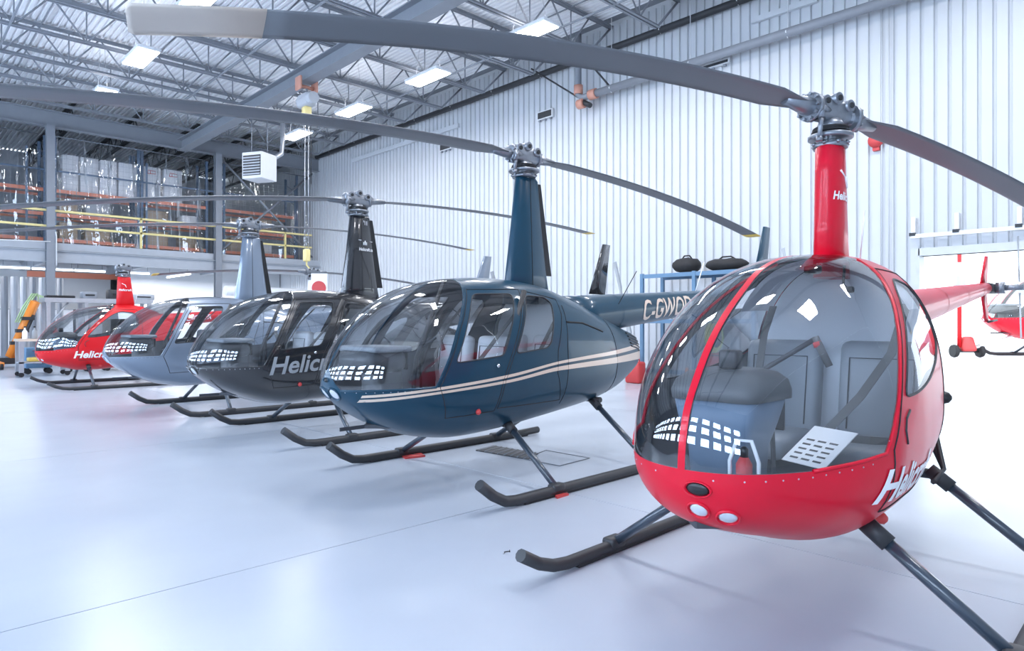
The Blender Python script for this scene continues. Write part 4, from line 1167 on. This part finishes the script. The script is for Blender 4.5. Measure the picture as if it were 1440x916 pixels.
# ------------------------------------------------------------------ below the mezzanine
pw = MB().box((7.6, 31.0, 0), (WX, 31.15, 3.86)).build('wall_partition', 'wallwhite', kind='structure')
pw2 = MB().box((-4, 33.5, 0), (7.6, 33.65, 3.86)).build('wall_partition_2', 'wallwhite', kind='structure')
a0, a1 = on_y(38, 395, 33.45), on_y(206, 398, 33.45)
MB().box((a0.x, 33.42, 3.28), (a1.x, 33.5, 3.52)).build('trim_3', 'rack_orange', kind='structure')
for i, (p0, p1) in enumerate(((0, 42), (45, 68), (79, 103), (105, 148), (184, 210))):
    a, b = on_z(p0, 378, 3.3), on_z(p1, 378, 3.3)
    yy = 28.6
    a, b = on_y(p0, 378, yy), on_y(p1, 378, yy)
    t = empty('fluorescent_light', ((a.x+b.x)/2, yy, 3.28), label='%s fluorescent strip light under the mezzanine from the left' % ['first', 'second', 'third', 'fourth', 'fifth'][i], cat='strip light', group='fluorescent lights under the mezzanine')
    L = b.x-a.x
    MB().box((-L/2, -0.07, 0.05), (L/2, 0.07, 0.10)).build('housing', 'white_paint', t)
    MB().tube([(-L/2, 0, 0.02), (L/2, 0, 0.02)], 0.035, 8).build('tube', 'tube', t)
    for s in (-1, 1): MB().tube([(s*L*0.4, 0, 0.1), (s*L*0.4, 0, 0.58)], 0.008, 5).build('hanger', 'steel', t)
a, b = on_z(190, 394, 3.28), on_z(245, 384, 3.28)
t = empty('fluorescent_light', (9.0, 29.0, 3.28), label='fluorescent strip light running away at an angle left of the grey mast', cat='strip light', group='fluorescent lights under the mezzanine')
MB().box((-0.07, -1.4, 0.05), (0.07, 1.4, 0.10)).build('housing', 'white_paint', t); MB().tube([(0, -1.4, 0.02), (0, 1.4, 0.02)], 0.035, 8).build('tube', 'tube', t)
for s in (-1, 1): MB().tube([(0, s*1.1, 0.1), (0, s*1.1, 0.58)], 0.008, 5).build('hanger', 'steel', t)
for (lx, ly) in ((3.5, 29.5), (8.0, 29.5), (11.5, 29.0)):
    ld = bpy.data.lights.new('strip_lamp', 'AREA'); ld.shape = 'RECTANGLE'; ld.size = 3.0; ld.size_y = 0.15; ld.energy = 260; ld.color = LAMP_COL
    lo = bpy.data.objects.new('strip_lamp', ld); COL.objects.link(lo); lo.location = (lx, ly, 3.24)
# grey hanging steel strips at far left
st_ = empty('steel_partition', (0, 0, 0), label='tall grey corrugated steel sheets standing at the far left under the mezzanine', cat='partition')
for k in range(13):
    x = 1.6 + k*0.27
    MB().add([(x, 28.9, 0.02), (x+.2, 28.85, 0.02), (x+.2, 28.85, 3.0), (x, 28.9, 3.0), (x+.07, 28.75, 0.02), (x+.13, 28.75, .02), (x+.13, 28.75, 3.0), (x+.07, 28.75, 3.0)], [(0,4,7,3),(4,5,6,7),(5,1,2,6),(0,1,5,4),(3,7,6,2),(0,3,2,1)]).build('sheet', 'steel_lt' if k % 3 else 'steel', st_)
# stored white tail boom + rack
tb = empty('spare_tail_boom', (0, 26.0, 0), label='white spare tail boom stored horizontally beside the right column', cat='tail boom')
zc = 2.62
MB().lathe([(0.19, 9.75), (0.2, 9.8), (0.17, 13.3), (0.15, 13.6)], 18, (0, 0, zc), 'x').build('boom_tube', 'white_paint', tb)
MB().lathe([(0.176, 12.2), (0.171, 13.0)], 18, (0, 0, zc - 0.003), 'x').build('dark_band', 'dark', tb)
MB().box((12.5, -0.2, zc - 0.06), (12.75, -0.165, zc + 0.02)).build('red_label', 'red_plain', tb)
for x in (10.4, 12.9):
    MB().box((x - 0.05, -0.3, 0), (x + 0.05, -0.2, zc + 0.05)).box((x - 0.05, 0.2, 0), (x + 0.05, 0.3, zc + 0.05)).box((x - 0.05, -0.3, zc - 0.3), (x + 0.05, 0.3, zc - 0.2)).build('stand', 'steel_lt', tb)
# steel frame table with clutter
c0 = on_y(68, 425, 23.6); c1 = on_y(150, 425, 23.6)
zt = c0.z
tbl = empty('steel_frame_bench', (0, 23.6, 0), label='tall silver steel frame bench behind the far left red helicopter', cat='bench')
for x in (c0.x, (c0.x+c1.x)/2+.2, c1.x + 1.2):
    for y in (0, 0.8):
        MB().box((x - 0.05, y - 0.05, 0), (x + 0.05, y + 0.05, zt)).build('leg', 'alu', tbl)
MB().box((c0.x - 0.1, -0.08, zt), (c1.x + 1.3, 0.88, zt + 0.13)).build('bench_top', 'alu', tbl)
MB().tube([(c0.x, 0, 1.3), (c0.x + 0.5, 0, zt)], 0.03, 6).build('brace', 'alu', tbl)
rng = random.Random(11)
for k, (nm, w, d, hh, m) in enumerate((('black_tray', .9, .5, .08, 'rubber'), ('grey_crate', .5, .4, .22, 'steel'), ('black_case', .6, .45, .3, 'dark'), ('grey_bundle', .8, .4, .18, 'steel_lt'))):
    x = c0.x + 0.35 + k*0.75
    root = empty(nm, (x, 24.0, zt + 0.13), label='%s lying on the tall steel frame bench, %s from its left end' % (nm.replace('_', ' '), ['first', 'second', 'third', 'fourth'][k]), cat=nm.split('_')[1])
    MB().rbox((-w/2*.8, -d/2, 0), (w/2*.8, d/2, hh), .03, 2).build('shell', m, root)
    MB().box((-w*.25, -d/2 - .02, hh*.4), (w*.25, -d/2 + .01, hh*.6)).build('grip', 'black', root)
# cart with casters at the left edge
ct = on_z(30, 531)
wc = empty('work_cart', (ct.x, ct.y, 0), label='grey steel work cart on casters at the left edge', cat='cart')
for x in (0, 1.0):
    for y in (0, .6):
        lg = MB().box((x - .05, y - .05, .12), (x + .05, y + .05, .92)).build('leg', 'alu', wc)
        MB().lathe([(.06, -.02), (.06, .02)], 14, (x, y, .06), 'y').box((x-.02, y-.03, .06), (x+.02, y+.03, .13)).build('caster', 'rubber', lg)
MB().box((-.08, -.08, .92), (1.1, .68, .98)).build('cart_top', 'tan', wc)
MB().box((-.05, -.05, .35), (1.05, .65, .39)).build('cart_shelf', 'alu', wc)
yc = empty('yellow_case', (ct.x + .45, ct.y + .28, .39), label='flat yellow case on the lower shelf of the work cart', cat='case')
MB().rbox((-.28, -.2, 0), (.28, .2, .1), .03, 2).build('case_body', 'yellow', yc); MB().tube([(-.08, -.2, .05), (-.08, -.25, .05), (.08, -.25, .05), (.08, -.2, .05)], .012, 6).build('case_handle', 'black', yc)
for k, (dx, m, lb) in enumerate(((.1, 'decal_white', 'white spray bottle on the work cart beside the orange crane'), (.32, 'decal_grey', 'grey bottle on the middle of the work cart'), (.8, 'red_plain', 'red bottle at the right end of the work cart'))):
    bt = empty('bottle', (ct.x + dx, ct.y + .2 + .1*k, .98), label=lb, cat='bottle', group='bottles on the cart')
    MB().lathe([(.055, 0), (.06, .02), (.06, .18), (.02, .25), (.02, .29)], 14).build('bottle_body', m, bt); MB().lathe([(.025, .29), (.025, .33)], 10).build('bottle_cap', 'black', bt)
# orange shop crane
oc = on_z(14, 518)
cr = empty('shop_crane', (oc.x, oc.y, 0), label='orange folding shop crane with green hoses at the far left', cat='crane')
top = at_d(50, 424, (Vector((oc.x, oc.y)).length)*0.0 + (UY*oc.x + UX*oc.y)) - oc
bot = Vector((0.0, 0, .35))
n_ = (top - bot)
side = Vector((.5, -.5, 0))
MB().tube([bot, bot + n_*.5, bot + n_], .13, 4).build('mast', 'orange', cr)
MB().tube([bot + n_*.2 + Vector((.1, -.1, 0)), bot + n_*.75 + Vector((.1, -.1, .0))], .05, 8).build('hydraulic_ram', 'dark', cr)
for k in range(3):
    MB().box((-.16, -.16, -.05), (.16, .16, .05)).build('mast_clamp', 'dark', cr, loc=bot + n_*(.25 + .22*k))
for s in (-.3, .3):
    MB().box((s - .06, -.9, .1), (s + .06, .9, .22)).build('base_leg', 'orange', cr)
MB().box((-.36, .5, .1), (.36, .7, .3)).build('base_beam', 'dark', cr)
for s in (-.3, .3):
    for y in (-.85, .85):
        MB().lathe([(.1, -.04), (.1, .04)], 14, (s, y, .1), 'x').build('wheel', 'rubber', cr)
hz = MB()
for k in range(3):
    o_ = Vector((.05*k, -.05*k, 0))
    MB().tube([bot + n_*.62 + o_ + Vector((-.25, .1, .0)), bot + n_*.85 + o_ + Vector((-.2, .1, .1)), bot + n_*1.02 + o_ + Vector((-.1, 0, .2)), bot + n_*1.03 + o_ + Vector((.05, 0, .1)), bot + n_*.95 + o_ + Vector((.12, 0, 0))], .02, 6).build('hose', 'green_hose', cr)
# tool chests / trolleys seen under the far red helicopter
rng = random.Random(5)
TR = [('blue', 'rack_blue', 60, 532), ('grey', 'steel_lt', 86, 527), ('white', 'heater', 112, 524), ('dark', 'dark', 140, 520)]
for k, (cn_, m, px, py) in enumerate(TR):
    p = on_z(px, py); p = Vector((3.3 + .95*k, 22.35 + .02*k, 0))
    tr_ = empty('tool_trolley', (p.x, p.y, 0), label='%s tool trolley on wheels behind the far left red helicopter' % cn_, cat='trolley', group='tool trolleys')
    MB().rbox((-.3, -.25, .16), (.3, .25, .72), .02, 2).build('cabinet', m, tr_)
    for d in range(3):
        dr = MB().box((-.27, -.265, .2 + d*.17), (.27, -.25, .345 + d*.17)).build('drawer', m, tr_)
        MB().box((-.15, -.285, .29 + d*.17), (.15, -.265, .31 + d*.17)).build('drawer_pull', 'chrome', dr)
    for x in (-.24, .24):
        for y in (-.2, .2): MB().lathe([(.075, -.025), (.075, .025)], 14, (x, y, .075), 'y').box((x-.02, y-.02, .08), (x+.02, y+.02, .17)).build('wheel', 'rubber', tr_)
# steel storage cabinets along the partition
for k in range(4):
    x = 3.4 + k*1.05
    cb = empty('storage_cabinet', (x, 32.6, 0), label='grey steel storage cabinet under the mezzanine, %s from the left' % ['first', 'second', 'third', 'fourth'][k], cat='cabinet', group='storage cabinets')
    MB().box((-.48, -.3, .05), (.48, .3, 1.95)).box((-.46, -.28, 0), (.46, .28, .05)).build('cabinet_body', 'steel', cb)
    for s in (-1, 1):
        dd = MB().box((s*.24 - .225, -.325, .1), (s*.24 + .225, -.3, 1.9)).build('cabinet_door', 'steel' if k % 2 else 'steel_lt', cb)
        MB().box((s*.05 - .012, -.35, .9), (s*.05 + .012, -.325, 1.1)).build('handle', 'chrome', dd)
# stop sign board near the far rotor
sg = at_d(449, 404, 14.2)
sb = empty('sign_stand', (sg.x, sg.y, 0), label='white board with a red round sign standing behind the black helicopter', cat='sign')
MB().box((-.17, -.02, 1.9), (.17, .02, 2.45)).build('board', 'decal_white', sb, rz=math.radians(-44))
MB().lathe([(.15, -.04), (.15, -.022)], 24, (0, 0, sg.z - .02), 'y').build('red_disc', 'red_plain', sb, rz=math.radians(-44))
MB().tube([(0, 0, .03), (0, 0, 1.95)], .025, 8).build('pole', 'alu', sb); MB().lathe([(.25, 0), (.25, .02), (.05, .05)], 20).build('base', 'dark', sb)
# ------------------------------------------------------------------ floor things
def quad_plate(name, pts, t, material, label, cat, kids=None):
    ps = [on_z(*p) for p in pts]; c = sum(ps, Vector())/len(ps)
    r = empty(name, (c.x, c.y, 0), label=label, cat=cat)
    n = len(ps)
    MB().add([(p.x-c.x, p.y-c.y, 0) for p in ps]+[(p.x-c.x, p.y-c.y, t) for p in ps], [list(range(n))[::-1], list(range(n, 2*n))]+[(i, (i+1) % n, n+(i+1) % n, n+i) for i in range(n)]).build(name + '_plate', material, r)
    return r, [Vector((p.x-c.x, p.y-c.y, t)) for p in ps]
r, ps = quad_plate('rubber_mat', [(669, 634.5), (694, 628), (757, 639), (742, 647)], .012, 'dark', 'black ribbed rubber mat on the floor under the teal helicopter', 'mat')
for k in range(8):
    a, b = ps[0].lerp(ps[3], (k+.5)/8), ps[1].lerp(ps[2], (k+.5)/8); MB().tube([a, b], .008, 4).build('rib', 'steel', r)
r, ps = quad_plate('floor_hatch', [(768, 634), (829, 645), (787, 656), (735, 646)], .002, 'floor', 'flush floor hatch outlined by a thin dark joint beside the rubber mat', 'hatch')
MB().tube(ps + [ps[0], ps[1]], .006, 4, cap=False).build('hatch_edge', 'joint', r)
for pts, lb in (([(558, 640), (587, 637), (598, 643), (570, 646)], 'red wooden pad under the far skid of the teal helicopter'), ([(770, 694), (786, 690), (800, 697), (784, 702)], 'red wooden pad under the near skid of the teal helicopter')):
    r, ps = quad_plate('skid_pad', pts, .018, 'red_plain', lb, 'pad'); r['group'] = 'skid pads'
    MB().tube([ps[0], ps[2]], .004, 4).build('pad_groove', 'dark', r)
p = on_z(712, 778)
db = empty('cotter_clip', (p.x, p.y, 0), label='tiny bent wire clip lying on the bare floor', cat='clip')
MB().tube([(-.02, 0, .004), (0, .015, .004), (.025, .0, .004), (.04, .012, .006), (.02, -.01, .004)], .003, 5).build('wire', 'dark', db)
MB().tube([(-.02, 0, .004), (-.035, -.01, .006)], .0035, 5).build('wire_end', 'alu', db)
# ------------------------------------------------------------------ in the near helicopter
def heli_pt(x, y, z, pos=(4.1, 1.55), yaw=.015):
    c, s = math.cos(math.pi+yaw), math.sin(math.pi+yaw); return Vector((pos[0]+x*c-y*s, pos[1]+x*s+y*c, z))
fx = heli_pt(1.40, .15, .56)
fe = empty('fire_extinguisher', fx, .3, label='small red bottle in a white looped bracket on the cabin floor of the nearest helicopter', cat='extinguisher')
MB().lathe([(.03, 0), (.034, .01), (.034, .09), (.015, .125)], 14, (0, 0, .16)).build('bottle', 'red_plain', fe)
MB().lathe([(.018, .28), (.018, .315), (.008, .325)], 10).build('valve', 'black', fe)
MB().tube([(0, -.055, .0), (0, -.06, .26), (0, -.03, .35), (0, .03, .35), (0, .06, .26), (0, .055, .0)], .009, 6).build('bracket', 'decal_white', fe)
MB().rbox((-.05, -.06, 0), (.05, .06, .16), .01, 1).build('mount_block', 'black', fe)
pf = heli_pt(.66, .20, .76)
pa = empty('checklist_sheet', pf, math.pi - .35, label='white printed paper sheet lying on the cabin floor of the nearest helicopter', cat='paper')
tl = Matrix.Rotation(math.radians(34), 4, 'Y')
mb = MB(); mb.add([tl @ Vector(p) for p in ((-.14, -.13, .04), (.14, -.13, .04), (.14, .13, .04), (-.14, .13, .04), (-.14, -.13, .044), (.14, -.13, .044), (.14, .13, .044), (-.14, .13, .044))], [(3,2,1,0),(4,5,6,7),(0,1,5,4),(1,2,6,5),(2,3,7,6),(3,0,4,7)]); mb.build('sheet', 'paper', pa)
mb = MB()
for k in range(5):
    for q in range(3):
        y = -.1 + q*.07; x = .1 - k*.035
        mb.add([tl @ Vector(p) for p in ((x, y, .0455), (x+.012, y, .0455), (x+.012, y+.05, .0455), (x, y+.05, .0455))], [(0, 1, 2, 3)])
mb.build('print', 'dark', pa)
# ------------------------------------------------------------------ outside the open door
tp = on_z(1360, 503)
dl = empty('tow_dolly', (tp.x, tp.y, 0), math.radians(-46), label='red and white upright tow dolly with black wheels outside the open door', cat='dolly')
for s in (-1, 1):
    MB().lathe([(.24, -.08), (.26, 0), (.24, .08)], 20, (s*.5, 0, .26), 'x').build('wheel', 'rubber', dl)
MB().tube([(-.5, 0, .26), (.5, 0, .26)], .06, 8).build('axle', 'dark', dl)
MB().rbox((-.3, -.25, .25), (.3, .25, .85), .1, 2, taper=.6).build('motor_cover', 'red_plain', dl)
MB().tube([(-.3, 0, .4), (-.3, 0, 4.4)], .08, 10).build('mast', 'red_paint2', dl)
MB().tube([(-.3, 0, 2.2), (-.3, 0, 3.8)], .085, 10).build('white_sleeve', 'white_paint', dl)
MB().rbox((-.45, -.15, 2.8), (-.12, .15, 3.3), .05, 2).build('winch', 'steel_lt', dl)
MB().tube([(0, 0, .3), (.9, -.2, .6), (1.7, -.3, .95)], .05, 8).build('tow_bar', 'white_paint', dl)
make_r44((34.5, 3.45), -.76, 'red_paint', 'red helicopter standing outside in the daylight beyond the open door', scale=1.75, nblades=0, logo=None, bulk='red_paint2', seats='red_paint2', glass='glass_clear')
make_r22((7.85, 15.3), 0, 'white_paint', 'white helicopter under the hoist hook, mostly hidden behind the black one', ang=0, logo=False, detail=False)
